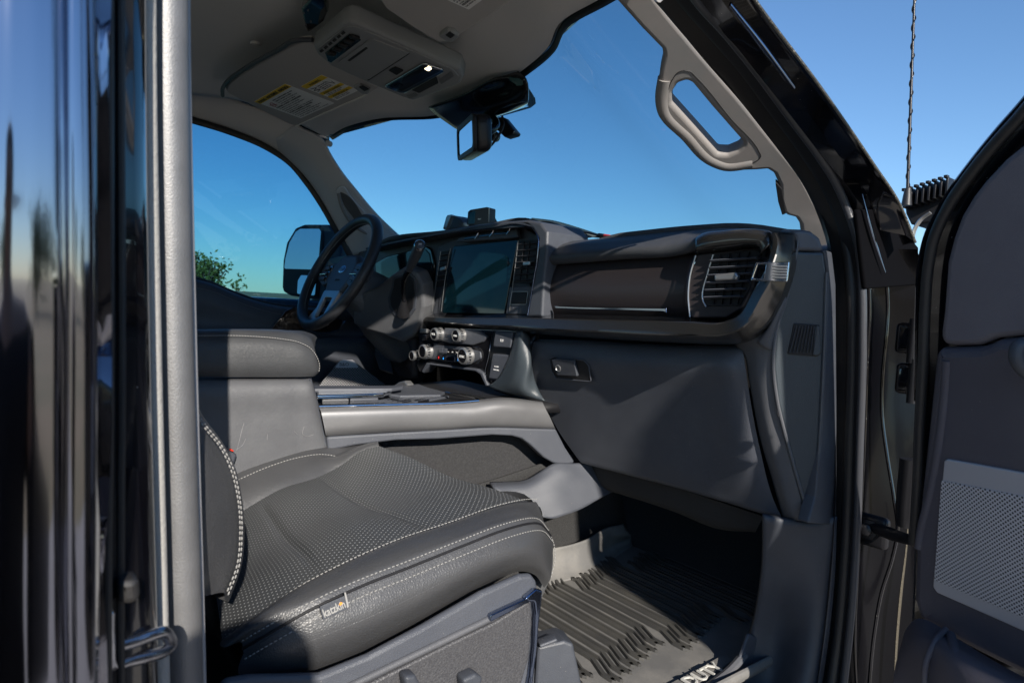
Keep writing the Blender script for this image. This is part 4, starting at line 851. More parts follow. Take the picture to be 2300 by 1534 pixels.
# armrest lid
lid0 = [(395, 754), (440, 754), (560, 752), (640, 756), (690, 766), (712, 790), (716, 815)]
lidp = Plane((.15, .4, 0), (1, 0, 0))
def Ld(l): return [lidp.hit(a[0], a[1], a[2]) for a in l]
rows = [Ld([(395, 740, -.25), (440, 741, -.25), (560, 740, -.25), (640, 742, -.25), (690, 746, -.25), (705, 752, -.24), (712, 758, -.23)]),
        Ld([(395, 741, -.10), (440, 742, -.10), (560, 741, -.10), (640, 744, -.10), (685, 752, -.10), (700, 762, -.095), (708, 775, -.09)]),
        Ld([(395, 752, -.012), (440, 752, -.012), (560, 752, -.012), (640, 758, -.010), (684, 766, -.010), (704, 778, -.010), (711, 800, -.008)]),
        Ld([(395, 770, .004), (440, 770, .004), (560, 770, .004), (640, 774, .004), (686, 784, .004), (708, 800, .002), (715, 815, -.004)]),
        Ld([(395, 800, .008), (440, 800, .008), (560, 800, .008), (640, 802, .008), (688, 808, .008), (711, 818, .003), (718, 826, -.004)]),
        Ld([(395, 835, .004), (440, 835, .004), (560, 835, .004), (640, 835, .004), (690, 835, .003), (712, 835, .0), (716, 836, -.006)]),
        Ld([(395, 847, -.004), (440, 847, -.004), (560, 847, -.004), (640, 847, -.004), (690, 846, -.005), (706, 845, -.008), (710, 842, -.014)])]
grid('armrest_lid', rows, M['arm'], cc, 60, 40)
stitches('armrest_stitching', Ld([(430, 754, .002), (560, 755, .002), (630, 761, .002), (672, 769, .003), (697, 782, .003), (711, 800, .001), (718, 826, .000), (716, 836, -.002)]), M['stitch'], cc, gap=.0048, ln=.0036, r=.0008)
# console body side under the lid
bs_ = [Ld([(395, 850, -.012), (440, 850, -.012), (560, 850, -.012), (660, 850, -.012), (690, 850, -.012), (700, 848, -.02)]),
       Ld([(395, 860, 0), (440, 860, 0), (560, 860, 0), (660, 858, 0), (696, 856, -.002), (702, 856, -.012)]),
       Ld([(395, 940, .004), (440, 940, .004), (560, 940, .004), (660, 930, .004), (716, 930, .0), (722, 930, -.012)]),
       Ld([(400, 1100, .0), (440, 1100, .0), (570, 1080, .0), (670, 1030, .0), (736, 1010, -.003), (742, 1010, -.012)])]
grid('console_side', bs_, M['armside'], cc, 40, 24, thick=.01)
tube('console_corner_seam', Ld([(697, 852, -.003), (706, 880, -.003), (716, 930, -.002), (732, 1000, -.003)]), .0022, M['soft'], cc, 30, 8)
box('console_core', (.0, .17, -.36), (.27, .60, .40), M['soft'], cc, ch=.01)
# scratches on the vinyl
multi('scuff_marks', [tube_data(catmull([lidp.hit(a[0], a[1], .0045) for a in l], 10), .0004, 4) for l in ([(538, 990), (542, 970), (548, 952)], [(530, 1010), (545, 1000), (552, 985)], [(548, 950), (535, 1000), (532, 1012)], [(600, 988), (601, 975)], [(683, 958), (680, 975), (690, 980), (704, 976)], [(660, 968), (668, 975)])], mat('scuff', (.22, .22, .23), .7), cc)
# silver side rail
sr_ = [Cl([(712, 912, -.02), (900, 905, -.02), (1000, 903, -.02), (1080, 897, -.02), (1120, 893, -.02), (1218, 902, -.02)]),
       Cl([(717, 916, -.001), (900, 910, -.001), (1000, 908, -.001), (1080, 903, .0), (1120, 900, .002), (1220, 906, .0)]),
       Cl([(720, 922, .005), (900, 917, .005), (1000, 915, .005), (1080, 911, .006), (1120, 908, .008), (1224, 915, .005)]),
       Cl([(726, 948, .010), (900, 941, .010), (1000, 936, .010), (1080, 930, .012), (1120, 930, .012), (1236, 938, .009)]),
       Cl([(731, 974, .004), (900, 965, .004), (1000, 962, .004), (1080, 956, .004), (1120, 956, .004), (1246, 960, .003)]),
       Cl([(732, 979, -.002), (900, 969, -.002), (1000, 965, -.002), (1080, 959, -.002), (1120, 959, -.002), (1248, 963, -.002)])]
grid('silver_side_rail', sr_, M['grey'], cc, 60, 30)
# lower side with the arched cut-out
arch = [(733, 981), (900, 971), (1080, 961), (1120, 960), (1249, 964), (1270, 1005), (1293, 1040), (1262, 1044), (1243, 1040), (1222, 1028), (1190, 998), (1172, 985), (1150, 979), (1105, 977), (988, 986), (890, 989), (800, 1000), (736, 1012)]
ext('lower_side_panel', arch, pcs, .03, M['softlit'], cc, off=.001, bevel=.004, r=.006)
ext('arch_back', [(730, 985), (1120, 965), (1250, 1000), (1260, 1100), (1100, 1120), (730, 1100)], Plane((.09, .5, 0), (1, -.24, 0)), .01, mat('tray_felt', (.028, .028, .030), .95, bump=1, bs=350, vary=((.04, .04, .042), 200, 0)), cc, bevel=.001, r=0)
ext('arch_end', [(1185, 1000), (1248, 1035), (1252, 1060), (1183, 1078)], Plane((.15, 1.03, 0), (.3, -1, 0)), .02, M['armside'], cc, bevel=.003, r=.004)
# top deck of the console
def D(px, py, z=-.222): return Z(px, py, z)
zt = PZ(-.228)
deck = [[V(.14, .42, -.226), V(.148, .55, -.226), V(.20, .80, -.224), V(.255, 1.0, -.222), V(.27, 1.06, -.222)], [V(-.15, .42, -.226), V(-.15, .55, -.226), V(-.15, .80, -.224), V(-.17, 1.0, -.222), V(-.18, 1.06, -.222)]]
grid('console_deck', deck, M['black'], cc, 12, 6, linv=True, thick=.02)
tube('deck_chrome_edge', Cl([(717, 913, .0), (800, 911, .0), (900, 909, .0), (1000, 906, 0), (1075, 900, .0)]), .0022, M['chrome'], cc, 40, 8)
pz2 = PZ(-.212)
ext('far_chrome_rail', [(712, 872), (840, 873), (862, 874), (880, 868), (880, 876), (862, 883), (840, 884), (712, 887)], PZ(-.205), .010, M['chrome'], cc, bevel=.003, r=.002)
ext('far_rail_top', [(706, 866), (880, 866), (905, 862), (905, 868), (880, 872), (706, 873)], PZ(-.198), .008, M['softlit'], cc, bevel=.002, r=.002)
ext('tray_lid', [(720, 889), (770, 889), (784, 896), (724, 897)], PZ(-.215), .006, M['armside'], cc, bevel=.002, r=.002)
ext('tray_lid', [(786, 889), (842, 889), (850, 894), (786, 896)], PZ(-.215), .006, M['softlit'], cc, bevel=.002, r=.002)
ext('gloss_lid', [(722, 899), (846, 896), (900, 902), (900, 907), (722, 911)], PZ(-.220), .006, M['piano'], cc, bevel=.001, r=.002)
ext('cup_holder_lid', [(850, 893), (862, 886), (980, 886), (960, 900), (905, 904)], PZ(-.219), .006, M['piano'], cc, bevel=.001, r=.002)
multi('lid_slats', [boxd((D(870+i*12, 892+i*2).lerp(D(900+i*24, 901-i*.4), .5)), (.012, .17, .006), Matrix.Rotation(R(24), 3, 'Z'), .002) for i in range(5)], M['softlit'], cc)
ext('tray_wedge', [(870, 884), (905, 866), (940, 862), (962, 870), (1000, 880), (990, 886), (900, 888)], PZ(-.214), .008, M['softlit'], cc, bevel=.003, r=.003)
multi('tray_bars', [tube_data([Z(1000+i*16, 882+i*2.2, -.208), Z(1048+i*16, 892+i*2.2, -.213)], .0028, 8) for i in range(4)], M['chrome'], cc)
ext('drive_mode_dial', [(880, 868), (895, 858), (908, 855), (916, 864), (910, 870), (890, 872)], PY(.80), .02, M['satinchrome'], cc, bevel=.004, r=.004)
# transmission tunnel, carpet, firewall, floor
fl = empty('cabin_floor', truck)
tn = [[V(.13, .2, -.44), V(.15, .6, -.44), V(.20, .9, -.40), V(.24, 1.05, -.36), V(.24, 1.3, -.34)],
      [V(.15, .2, -.50), V(.17, .6, -.50), V(.19, .9, -.47), V(.22, 1.05, -.44), V(.22, 1.3, -.42)],
      [V(.14, .2, -.58), V(.15, .6, -.58), V(.17, .9, -.565), V(.20, 1.08, -.55), V(.20, 1.35, -.52)],
      [V(.16, .2, -.66), V(.17, .6, -.66), V(.18, .9, -.66), V(.20, 1.1, -.66), V(.20, 1.4, -.66)]]
grid('carpet', [[V(-.8, -.6, -.665), V(-.8, .6, -.665), V(-.8, 1.35, -.665), V(-.8, 1.6, -.45)], [V(.84, -.6, -.665), V(.84, .6, -.665), V(.84, 1.35, -.665), V(.84, 1.6, -.45)]], M['carpet'], fl, 30, 4, linv=True, thick=.02)
grid('tunnel_carpet', tn, M['carpet'], fl, 24, 16, thick=.004)
grid('firewall_carpet', [[V(-.84, 1.40, -.66), V(.84, 1.40, -.66)], [V(-.84, 1.58, -.45), V(.84, 1.58, -.45)], [V(-.84, 1.60, .1), V(.84, 1.60, .1)]], mat('firewall_felt', (.006, .006, .007), .98), fl, 6, 10, thick=.02)
# plastic shoe of the tunnel, light grey, next to the carpet
sh = [Cl([(1100, 1082, -.02), (1130, 1081, -.02), (1180, 1076, -.01), (1210, 1060, .0), (1243, 1041, .004), (1290, 1040, .002), (1340, 1040, .0), (1400, 1050, -.01)]),
      Cl([(1110, 1095, .012), (1140, 1092, .012), (1190, 1085, .014), (1225, 1070, .018), (1265, 1055, .018), (1302, 1055, .01), (1350, 1052, .005), (1410, 1060, 0)]),
      Cl([(1140, 1125, .03), (1165, 1120, .03), (1205, 1110, .032), (1240, 1098, .034), (1280, 1090, .03), (1325, 1082, .02), (1370, 1072, .01), (1425, 1070, 0)]),
      Cl([(1190, 1160, .05), (1215, 1160, .052), (1242, 1164, .055), (1270, 1156, .055), (1305, 1143, .045), (1350, 1118, .03), (1395, 1097, .015), (1440, 1085, 0)])]
grid('tunnel_shoe', sh, M['softlit'], fl, 40, 20, thick=.006)

# ---- passenger seat ------------------------------------------------------------------------
seat = empty('passenger_seat', truck)
ra = Xs([(540, 1560, .64), (640, 1530, .655), (735, 1508, .665), (830, 1465, .67), (950, 1402, .67), (1085, 1324, .67), (1160, 1284, .67), (1200, 1290, .66), (1222, 1320, .645)])
rb = Xs([(535, 1500, 0.6570), (620, 1470, 0.6870), (720, 1430, 0.7020), (820, 1390, 0.7070), (950, 1330, 0.7070), (1080, 1265, 0.7070), (1170, 1240, 0.7050), (1220, 1250, 0.6870), (1240, 1270, 0.6570)])
rc = Xs([(545, 1452, .655), (600, 1420, .675), (700, 1364, .69), (810, 1313, .69), (920, 1270, .69), (1040, 1222, .69), (1135, 1186, .688), (1203, 1172, .675), (1236, 1200, .640)])
rc1 = [p + V(.0035, 0, -.004) for p in rc]; rc2 = [p + V(-.002, 0, .003) for p in rc]
rd = Xs([(510, 1452, 0.6510), (570, 1405, 0.6660), (680, 1340, 0.6760), (790, 1290, 0.6760), (905, 1245, 0.6760), (1030, 1200, 0.6760), (1125, 1164, 0.6710), (1190, 1150, 0.6610), (1222, 1172, 0.6360)])
re_ = Xs([(500, 1440, .60), (560, 1400, .615), (650, 1335, .62), (760, 1275, .62), (880, 1222, .62), (1010, 1178, .62), (1105, 1144, .62), (1165, 1130, .615), (1200, 1128, .60)])
# insert: cross curve between near seam and far seam, slightly dished, front edge from (850,998) to (1200,1128)
rg = Xs([(470, 1195, .24), (560, 1133, .235), (640, 1090, .23), (700, 1072, .225), (740, 1055, .22), (775, 1034, .22), (800, 1015, .22), (825, 1003, .225), (850, 998, .235)])
rf = [a.lerp(b, .5) + V(0, 0, -.010) for a, b in zip(catmull(re_, 9), catmull(rg, 9))]
rf1 = [a.lerp(b, .22) + V(0, 0, -.003) for a, b in zip(catmull(re_, 9), catmull(rg, 9))]
rf2 = [a.lerp(b, .78) + V(0, 0, -.003) for a, b in zip(catmull(re_, 9), catmull(rg, 9))]
# transverse tucks of the insert
def tuck(p, u):
    d = 0
    for c in (.30, .62): d += math.exp(-((u-c)/.018)**2)*.0055
    d += .25*.012*max(0, math.sin(math.pi*u))
    return p + V(0, 0, -d if d > .003 else 0)
def dense(r, n=90): 
    c = catmull(r, n); return [p + V(0, 0, -sum(math.exp(-(((i/(n-1))-cc0)/.014)**2)*.005 for cc0 in (.27, .60)) + .005*math.sin(math.pi*min(1, max(0, (i/(n-1)-.27)/.33)))*(1 if .27 < i/(n-1) < .60 else 0)) for i, p in enumerate(c)]
edge = lambda r: [p + V(0, 0, -.003) for p in catmull(r, 90)]
ins = [edge(re_), dense(rf1), dense(rf), dense(rf2), edge(rg)]
def fr(rows): # front roll: continue each rail over the front edge
    return [r + [r[-1] + V(0, .012, -.006), r[-1] + V(0, .02, -.022), r[-1] + V(0, .022, -.05), r[-1] + V(0, .012, -.10)] for r in rows]
grid('seat_insert', fr(ins), M['perf'], seat, 150, 26)
grid('near_bolster', [p for p in [rb, rc1, rc, rc2, rd, re_, [q_ + V(-.004, 0, -.005) for q_ in re_]]], M['leather'], seat, 80, 40)
sidef = [ra, [a.lerp(b, .5) + V(.006, 0, 0) for a, b in zip(ra, rb)], rb, [p + V(.0015, 0, .0) for p in rc1]]
grid('side_panel', sidef, M['leather'], seat, 80, 24)
# front face under the roll
frn = [[r[-1] for r in (rc, rd, re_)] + [p + V(0, .018, -.03) for p in (rf[-1], rg[-1])], [r[-1] + V(0, .01, -.05) for r in (rc, rd, re_, rf, rg)], [r[-1] + V(-.01, -.01, -.12) for r in (rc, rd, re_, rf, rg)]]
grid('seat_front', frn, M['leather'], seat, 24, 10)
# far bolster
rh = Xs([(440, 1145, .20), (526, 1082, .185), (608, 1047, .18), (675, 1027, .18), (722, 1021, .18), (753, 1024, .185), (780, 1016, .19), (815, 1004, .20), (848, 998, .225)])
ri = Xs([(470, 1090, .155), (560, 1055, .145), (640, 1030, .14), (700, 1014, .14), (745, 1007, .14), (780, 1002, .145), (810, 999, .155), (840, 998, .18), (855, 998, .22)])
rj = [p + V(-.02, 0, -.04) for p in ri]
rgh = [a.lerp(b, .5) + V(0, 0, .006) for a, b in zip(rg, rh)]
grid('far_bolster', [[p + V(.003, 0, -.004) for p in rg], rg, rgh, rh, ri, rj], M['leather'], seat, 60, 30)
lift = (.0, -.0003, .0012)
stitches('seam_stitching', [p + V(.008, 0, .0065) for p in re_], M['stitch'], seat, gap=.0056, ln=.0042, r=.0007, lift=lift)
stitches('seam_stitching', [p + V(-.003, 0, .0045) for p in rc], M['stitch'], seat, gap=.0056, ln=.0040, r=.0007, lift=(.001, -.001, .001))
stitches('seam_stitching', [p + V(.0085, 0, -.0090) for p in rc], M['stitch'], seat, gap=.0056, ln=.0040, r=.0007, lift=(.0015, -.001, 0))
tube('seam_groove', [p + V(.0012, 0, -.0015) for p in rc], .0018, M['black'], seat, 80, 8)
stitches('seam_stitching', [rc[-1] + V(0, 0, 0)] + Xs([(1244, 1222, .635), (1246, 1262, .632), (1236, 1300, .632)]), M['stitch'], seat, gap=.0056, ln=.0042, r=.0009)
stitches('seam_stitching', Xs([(526, 1083, .186), (608, 1048, .181), (675, 1028, .181), (722, 1022, .181), (753, 1026, .186), (772, 1034, .20)]), M['stitch'], seat, gap=.0056, ln=.0042, r=.0008, lift=(0, 0, .0015))
stitches('seam_stitching', Xs([(526, 1089, .19), (608, 1054, .185), (675, 1034, .185), (722, 1028, .185), (750, 1031, .19)]), M['stitchd'], seat, gap=.0056, ln=.0042, r=.0007, lift=(0, 0, .0015))
# maker's tag sewn into the seam
ptg = Plane(X(750, 1368, .7035), (1, -.25, .15))
ext('seam_tag', [(718, 1362), (775, 1337), (784, 1366), (726, 1392)], ptg, .0015, M['soft'], seat, off=.004, bevel=.0004, r=.001, label='black fabric tag with white lettering on the seat side')
ext('tag_edge', [(773, 1330), (777, 1330), (784, 1362), (780, 1366)], ptg, .002, M['stitch'], seat, off=.0055, bevel=.0004, r=.0005)
text('katzkin', ptg.hit(728, 1386, .0045), ptg.hit(780, 1361)-ptg.hit(728, 1386), ptg.n, (ptg.hit(776, 1363)-ptg.hit(728, 1386)).length, M['stitch'], seat, name='tag_lettering', h=.0095, bold=.02)
ext('tag_accent', [(761, 1357), (766, 1351), (770, 1354), (765, 1360)], ptg, .0008, M['orange'], seat, off=.0052, bevel=.0002, r=0)
# backrest side bolster
b1 = Xs([(400, 960, .74), (430, 985, .74), (462, 1020, .735), (480, 1075, .73), (490, 1140, .73), (490, 1220, .725), (478, 1290, .72), (455, 1340, .715)])
b2 = Xs([(410, 905, .73), (447, 960, .725), (482, 1003, .715), (508, 1058, .71), (523, 1125, .705), (527, 1200, .70), (520, 1270, .70), (497, 1330, .70)])
b3 = Xs([(420, 880, .71), (452, 940, .70), (488, 985, .69), (520, 1042, .68), (536, 1115, .675), (541, 1195, .67), (534, 1270, .67), (505, 1345, .67)])
b4 = Xs([(420, 872, .67), (450, 934, .66), (486, 980, .65), (520, 1040, .64), (537, 1110, .63), (543, 1190, .62), (536, 1270, .62), (508, 1350, .62)])
b5 = [p + V(-.05, -.02, 0) for p in b4]
b0_ = Xs([(380, 940, .75), (400, 1000, .75), (420, 1050, .75), (440, 1100, .75), (450, 1160, .75), (450, 1230, .745), (446, 1290, .74), (440, 1345, .735)])
back_ = empty('seat_backrest', truck)
up = lambda r: [r[0] + V(0, -.14, .36), r[0] + V(0, -.06, .16)] + r
grid('backrest_bolster', [[p + V(0, 0, 0) for p in up(b0_)], up(b1), up(b2), up([p + V(.0, 0, 0) for p in b3]), up(b4), up(b5)], M['leather'], back_, 60, 40)
stitches('backrest_stitching', [p + V(.002, .003, 0) for p in b2], M['stitch'], back_, gap=.0056, ln=.0042, r=.0008, lift=(.002, .001, 0))
stitches('backrest_stitching', [p + V(.002, .001, 0) for p in [a.lerp(b, .45) for a, b in zip(b2, b3)]], M['stitch'], back_, gap=.0056, ln=.0042, r=.0008, lift=(.003, .002, 0))
box('backrest_core', (.42, -.02, .02), (.44, .13, .72), M['leather'], back_, M=Matrix.Rotation(R(12), 3, 'X'), ch=.04)
box('backrest_lower', (.45, .07, -.33), (.46, .14, .2), M['leather'], back_, ch=.03)
buckle = empty('belt_buckle', truck)
ext('buckle_body', [(500, 1000), (524, 1014), (533, 1022), (528, 1038), (518, 1050), (505, 1040)], PX(.17), .02, M['soft'], buckle, bevel=.004, r=.004)
ext('release_button', [(519, 1008), (526, 1012), (524, 1015), (517, 1012)], PX(.176), .008, M['red'], buckle, bevel=.001, r=.001)
# seat base shield
psb = Plane((.715, .5, 0), (1, -.08, .04))
ext('base_shield', [(470, 1620), (500, 1530), (560, 1520), (720, 1516), (830, 1472), (950, 1408), (1085, 1330), (1170, 1292), (1195, 1290), (1206, 1305), (1214, 1360), (1206, 1450), (1200, 1620)], psb, .012, M['softlit'], seat, bevel=.008, r=.01)
tube('shield_ridge', [psb.hit(a, b, .001) for a, b in ((740, 1562), (800, 1533), (900, 1485), (1000, 1437), (1101, 1388))], .0045, M['mid'], seat, 30, 10)
ext('shield_insert', [(760, 1620), (800, 1550), (1000, 1450), (1110, 1398), (1185, 1352), (1193, 1354), (1196, 1400), (1188, 1480), (1172, 1534), (1150, 1620)], psb, .01, mat('speckled_plastic', (.050, .050, .055), .45, bump=1.0, bs=420, vary=((.085, .085, .09), 420, .0)), seat, off=.004, bevel=.003, r=.008)
ext('chrome_strip', [(1100, 1392), (1103, 1381), (1190, 1340), (1196, 1345), (1188, 1353), (1104, 1396)], psb, .008, M['bluechrome'], seat, off=.008, bevel=.0015, r=.001)
ext('chrome_corner', [(1178, 1345), (1205, 1323), (1220, 1326), (1218, 1352), (1212, 1400), (1206, 1470), (1198, 1534), (1190, 1580), (1180, 1580), (1192, 1520), (1200, 1450), (1203, 1380), (1200, 1352), (1188, 1352)], psb, .010, M['bluechrome'], seat, off=.010, bevel=.003, r=.004)
ext('seat_switch', [(908, 1520), (934, 1515), (950, 1545), (915, 1560)], psb, .02, M['soft'], seat, off=.022, bevel=.004, r=.005)
ext('seat_switch', [(1040, 1526), (1070, 1512), (1086, 1522), (1076, 1555), (1044, 1560)], psb, .02, M['soft'], seat, off=.022, bevel=.004, r=.005)
prl = Plane((.70, .64, 0), (.9, -.45, .1))
ext('rail_cover', [(1208, 1452), (1268, 1438), (1288, 1446), (1312, 1560), (1200, 1560)], prl, .05, M['soft'], seat, bevel=.004, r=.004)
ext('rail_slot', [(1212, 1448), (1250, 1434), (1254, 1440), (1214, 1456)], prl, .02, M['softlit'], seat, off=.006, bevel=.002, r=.002)
box('seat_riser', (.45, .42, -.55), (.48, .40, .24), M['black'], seat, ch=.01)
# ---- floor mat: a thing of its own ------------------------------------------------------
mt = empty('floor_mat', None, loc=(0, 0, 0), label='ridged grey rubber floor mat with raised side lying in the passenger footwell', cat='floor mat')
MZ = -.640
base = [Zs([(1180, 1290), (1238, 1300), (1330, 1275), (1420, 1232), (1520, 1240), (1700, 1290)], MZ), Zs([(1150, 1560), (1300, 1560), (1420, 1560), (1530, 1560), (1640, 1480), (1745, 1400)], MZ)]
ext3('mat_sheet', [Z(1220, 1310, MZ), Z(1330, 1285, MZ), Z(1425, 1220, MZ), V(.60, 1.48, MZ), V(.76, 1.46, MZ), V(.765, 1.30, MZ), V(.755, .70, MZ), V(.30, .70, MZ)], (0, 0, 1), .006, M['matrub'], mt, bevel=.002, r=.02)
wall = [Zs([(1200, 1325, MZ+.001), (1240, 1312, MZ+.001), (1330, 1286, MZ+.001), (1372, 1256, MZ+.001), (1422, 1224, MZ+.001)]),
        Zs([(1200, 1310, MZ+.008), (1238, 1300, MZ+.008), (1320, 1275, MZ+.008), (1365, 1240, MZ+.008), (1420, 1214, MZ+.008)]),
        Zs([(1215, 1250, -.59), (1250, 1244, -.59), (1320, 1225, -.585), (1365, 1200, -.58), (1412, 1196, -.59)]),
        Zs([(1215, 1232, -.575), (1250, 1230, -.575), (1318, 1212, -.57), (1365, 1186, -.562), (1400, 1176, -.568)])]
grid('raised_side', wall, M['matrub'], mt, 30, 16, thick=.005)
# ridges run across the cabin, with kinked ends
def strip(pts, wb, wt, h, z0=MZ+.0008):
    """flat topped moulded rib following a kinked path on the mat"""
    P = [Vector((p.x, p.y, z0)) for p in pts]; n = len(P); vs = []; fs = []
    for i, p in enumerate(P):
        t = (P[min(i+1, n-1)] - P[max(i-1, 0)]).normalized(); s_ = V(-t.y, t.x, 0)
        vs += [p + s_*wb/2, p + s_*wt/2 + V(0, 0, h), p - s_*wt/2 + V(0, 0, h), p - s_*wb/2]
    for i in range(n-1):
        for k_ in range(3): fs.append((i*4+k_, i*4+k_+1, (i+1)*4+k_+1, (i+1)*4+k_))
    fs += [(0, 1, 2, 3), ((n-1)*4+3, (n-1)*4+2, (n-1)*4+1, (n-1)*4)]
    return vs, fs
rid = []
y = 1.43; i = 0
while y > .72:
    sx = .013*(i % 6); kk = .020; xe = .71 if y > 1.27 else .655
    x0 = .232 + sx*.8 + max(0, y-1.33)*.25; x1 = xe - .013*(5 - i % 6)*.6
    base_ = [V(x0, y + kk, 0), V(x0 + .02, y + kk, 0), V(x0 + .065, y, 0), V(x1 - .085, y, 0), V(x1 - .040, y - kk, 0), V(x1 - .005, y - kk, 0)]
    rid.append(strip(rounded(base_, .018, 4), .0105, .0075, .0050))
    rid.append(strip(rounded([p + V(.006, .0125, 0) for p in base_], .018, 4), .0062, .0036, .0050))
    y -= .033; i += 1
multi('mat_ribs', rid, M['rib'], mt, angle=20)
pm = PZ(MZ+.002)
# heel plate with lettering near the sill
o1 = Z(1537, 1532, MZ+.010); o2 = Z(1622, 1487, MZ+.010)
ext3('letter_plate', [Z(1470, 1570, MZ+.006), Z(1500, 1536, MZ+.006), Z(1630, 1466, MZ+.006), Z(1645, 1482, MZ+.006), Z(1540, 1552, MZ+.006)], (0, 0, 1), .006, M['matrub'], mt, bevel=.001, r=.003)
dr = (o2-o1).normalized(); nz = V(0, 0, 1)
wd = (o2-o1).length
text('DUTY', o1 + V(.016, 0, .0), dr, nz, wd*.86, mat('pale_raised_letters', (.55, .54, .50), .6), mt, name='mat_lettering', h=.026, depth=.0015)
text('SUPER', o1 + V(.016, 0, 0) - dr*wd*1.25, dr, nz, wd*1.1, bpy.data.materials['pale_raised_letters'], mt, name='mat_lettering', h=.026, depth=.0015)
rim_ = [Z(1640, 1496, MZ+.012), Z(1600, 1530, MZ+.012), Z(1540, 1570, MZ+.012)]
tube('mat_edge', [V(.765, 1.44, MZ+.01), V(.766, 1.2, MZ+.012), V(.757, .7, MZ+.012)], .010, M['matrub'], mt, 20, 10, flat=.6)

# kick panel and sill
kp = empty('kick_panel', truck)
g = [Xs([(1716, 1160, .79), (1710, 1300, .765), (1685, 1430, .74), (1640, 1560, .74)]),
     Xs([(1760, 1168, .81), (1755, 1300, .79), (1740, 1430, .77), (1720, 1570, .77)]),
     Xs([(1850, 1170, .845), (1846, 1300, .845), (1832, 1430, .845), (1800, 1580, .845)]),
     Xs([(1880, 1160, .86), (1875, 1300, .86), (1862, 1430, .86), (1840, 1580, .86)])]
grid('kick_cover', g, M['soft'], kp, 30, 20, thick=.01)
ext('mat_flap', [(1683, 1422), (1735, 1448), (1746, 1465), (1740, 1534), (1725, 1570), (1640, 1570), (1655, 1500)], PX(.748), .006, M['softlit'], kp, bevel=.002, r=.006)
tube('sill_edge', [X(1672, 1470, .745), X(1640, 1505, .745), X(1590, 1545, .745)], .008, M['mid'], kp, 12, 8)
ext('hinge_pillar_trim', [(1850, 560), (1869, 566), (1878, 640), (1880, 900), (1880, 1180), (1815, 1175), (1832, 1115), (1844, 985), (1854, 800), (1860, 612)], PX(.852), .02, M['soft'], kp, bevel=.003, r=.004)

# ---- door aperture: rails from roof to sill, painted metal and rubber -----------------------
ap = empty('door_aperture', truck)
R0 = Xs([(1440, -45, .76), (1500, 35, .76), (1570, 122, .76), (1662, 228, .765), (1738, 323, .77), (1802, 396, .78), (1838, 467, .80), (1860, 530, .82), (1872, 600, .84), (1876, 700, .85), (1878, 900, .85), (1874, 1180, .86), (1855, 1400, .86), (1830, 1580, .86)])
def shift(px): return Xs(px)
seal1 = Xs([(1515, -35, .80), (1540, 0, .80), (1595, 61, .80), (1665, 137, .80), (1729, 228, .805), (1796, 320, .81), (1860, 423, .825), (1892, 500, .84), (1906, 570, .855), (1913, 640, .865), (1915, 800, .87), (1909, 1000, .87), (1904, 1150, .87), (1895, 1300, .87), (1880, 1450, .87), (1860, 1580, .87)])
seal2 = Xs([(1540, -35, .83), (1564, 0, .83), (1631, 76, .83), (1704, 167, .83), (1778, 268, .835), (1845, 359, .845), (1877, 411, .85), (1903, 470, .86), (1925, 540, .875), (1936, 634, .885), (1938, 760, .89), (1931, 1000, .89), (1924, 1200, .89), (1912, 1380, .89), (1890, 1580, .89)])
R1 = [p + V(-.035, .01, -.01) for p in catmull(seal1, 16)]
grid('inner_flange', [R0, catmull(R1, 16), seal1], M['rubber'], ap, 80, 10)
tube('inner_door_seal', seal1, .0095, M['rubber'], ap, 120, 12)
gap1 = [a.lerp(b, .5) + V(-.02, .006, 0) for a, b in zip(catmull(seal1, 16), catmull(seal2, 16))]
grid('seal_channel', [seal1, gap1, seal2], M['black'], ap, 80, 10)
tube('outer_door_seal', seal2, .0062, mat('blue_black_seal', (.05, .052, .06), .3, bump=.3, bs=500), ap, 120, 12)
# painted body side outboard of the seals
outer = Xs([(1672, -35, .90), (1695, 0, .90), (1744, 67, .90), (1826, 174, .905), (1893, 268, .91), (1963, 371, .92), (2021, 460, .93), (2056, 545, .94)])
s2t = catmull(seal2[:8], 8)
bp1 = [a.lerp(b, .25) + V(-.02, .01, -.006) for a, b in zip(s2t, outer)]
bp2 = [a.lerp(b, .45) + V(.004, -.004, .0) for a, b in zip(s2t, outer)]
bp3 = [a.lerp(b, .55) + V(-.006, .0, -.004) for a, b in zip(s2t, outer)]
bp4 = [a.lerp(b, .80) + V(.006, 0, .0) for a, b in zip(s2t, outer)]
grid('pillar_paint', [s2t, bp1, bp2, bp3, bp4, outer, [p + V(-.03, .03, .0) for p in outer]], M['paint'], ap, 80, 60, linv=True, angle=15)
tube('roof_drip_rail', outer, .0022, mat('gritty_edge', (.12, .115, .10), .35, .6, bump=2.5, bs=300), ap, 90, 8)
ptb = Xs([(1640, 10, .885), (1700, 85, .885), (1784, 196, .885)])
tube('glass_strip', ptb, [.0035, .006, .004], M['bluechrome'], ap, 30, 10, flat=.5)
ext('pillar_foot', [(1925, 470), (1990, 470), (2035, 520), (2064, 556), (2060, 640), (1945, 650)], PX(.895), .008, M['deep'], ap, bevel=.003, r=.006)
tube('added_jamb_glint', Xs([(1937, 436, .902), (1948, 480, .902), (1962, 530, .902), (1978, 580, .902), (1989, 612, .902)]), [.0008, .003, .0035, .002, .0008], M['bluechrome'], ap, 30, 8, flat=.5)  # chrome tube added to draw a highlight curving down the jamb
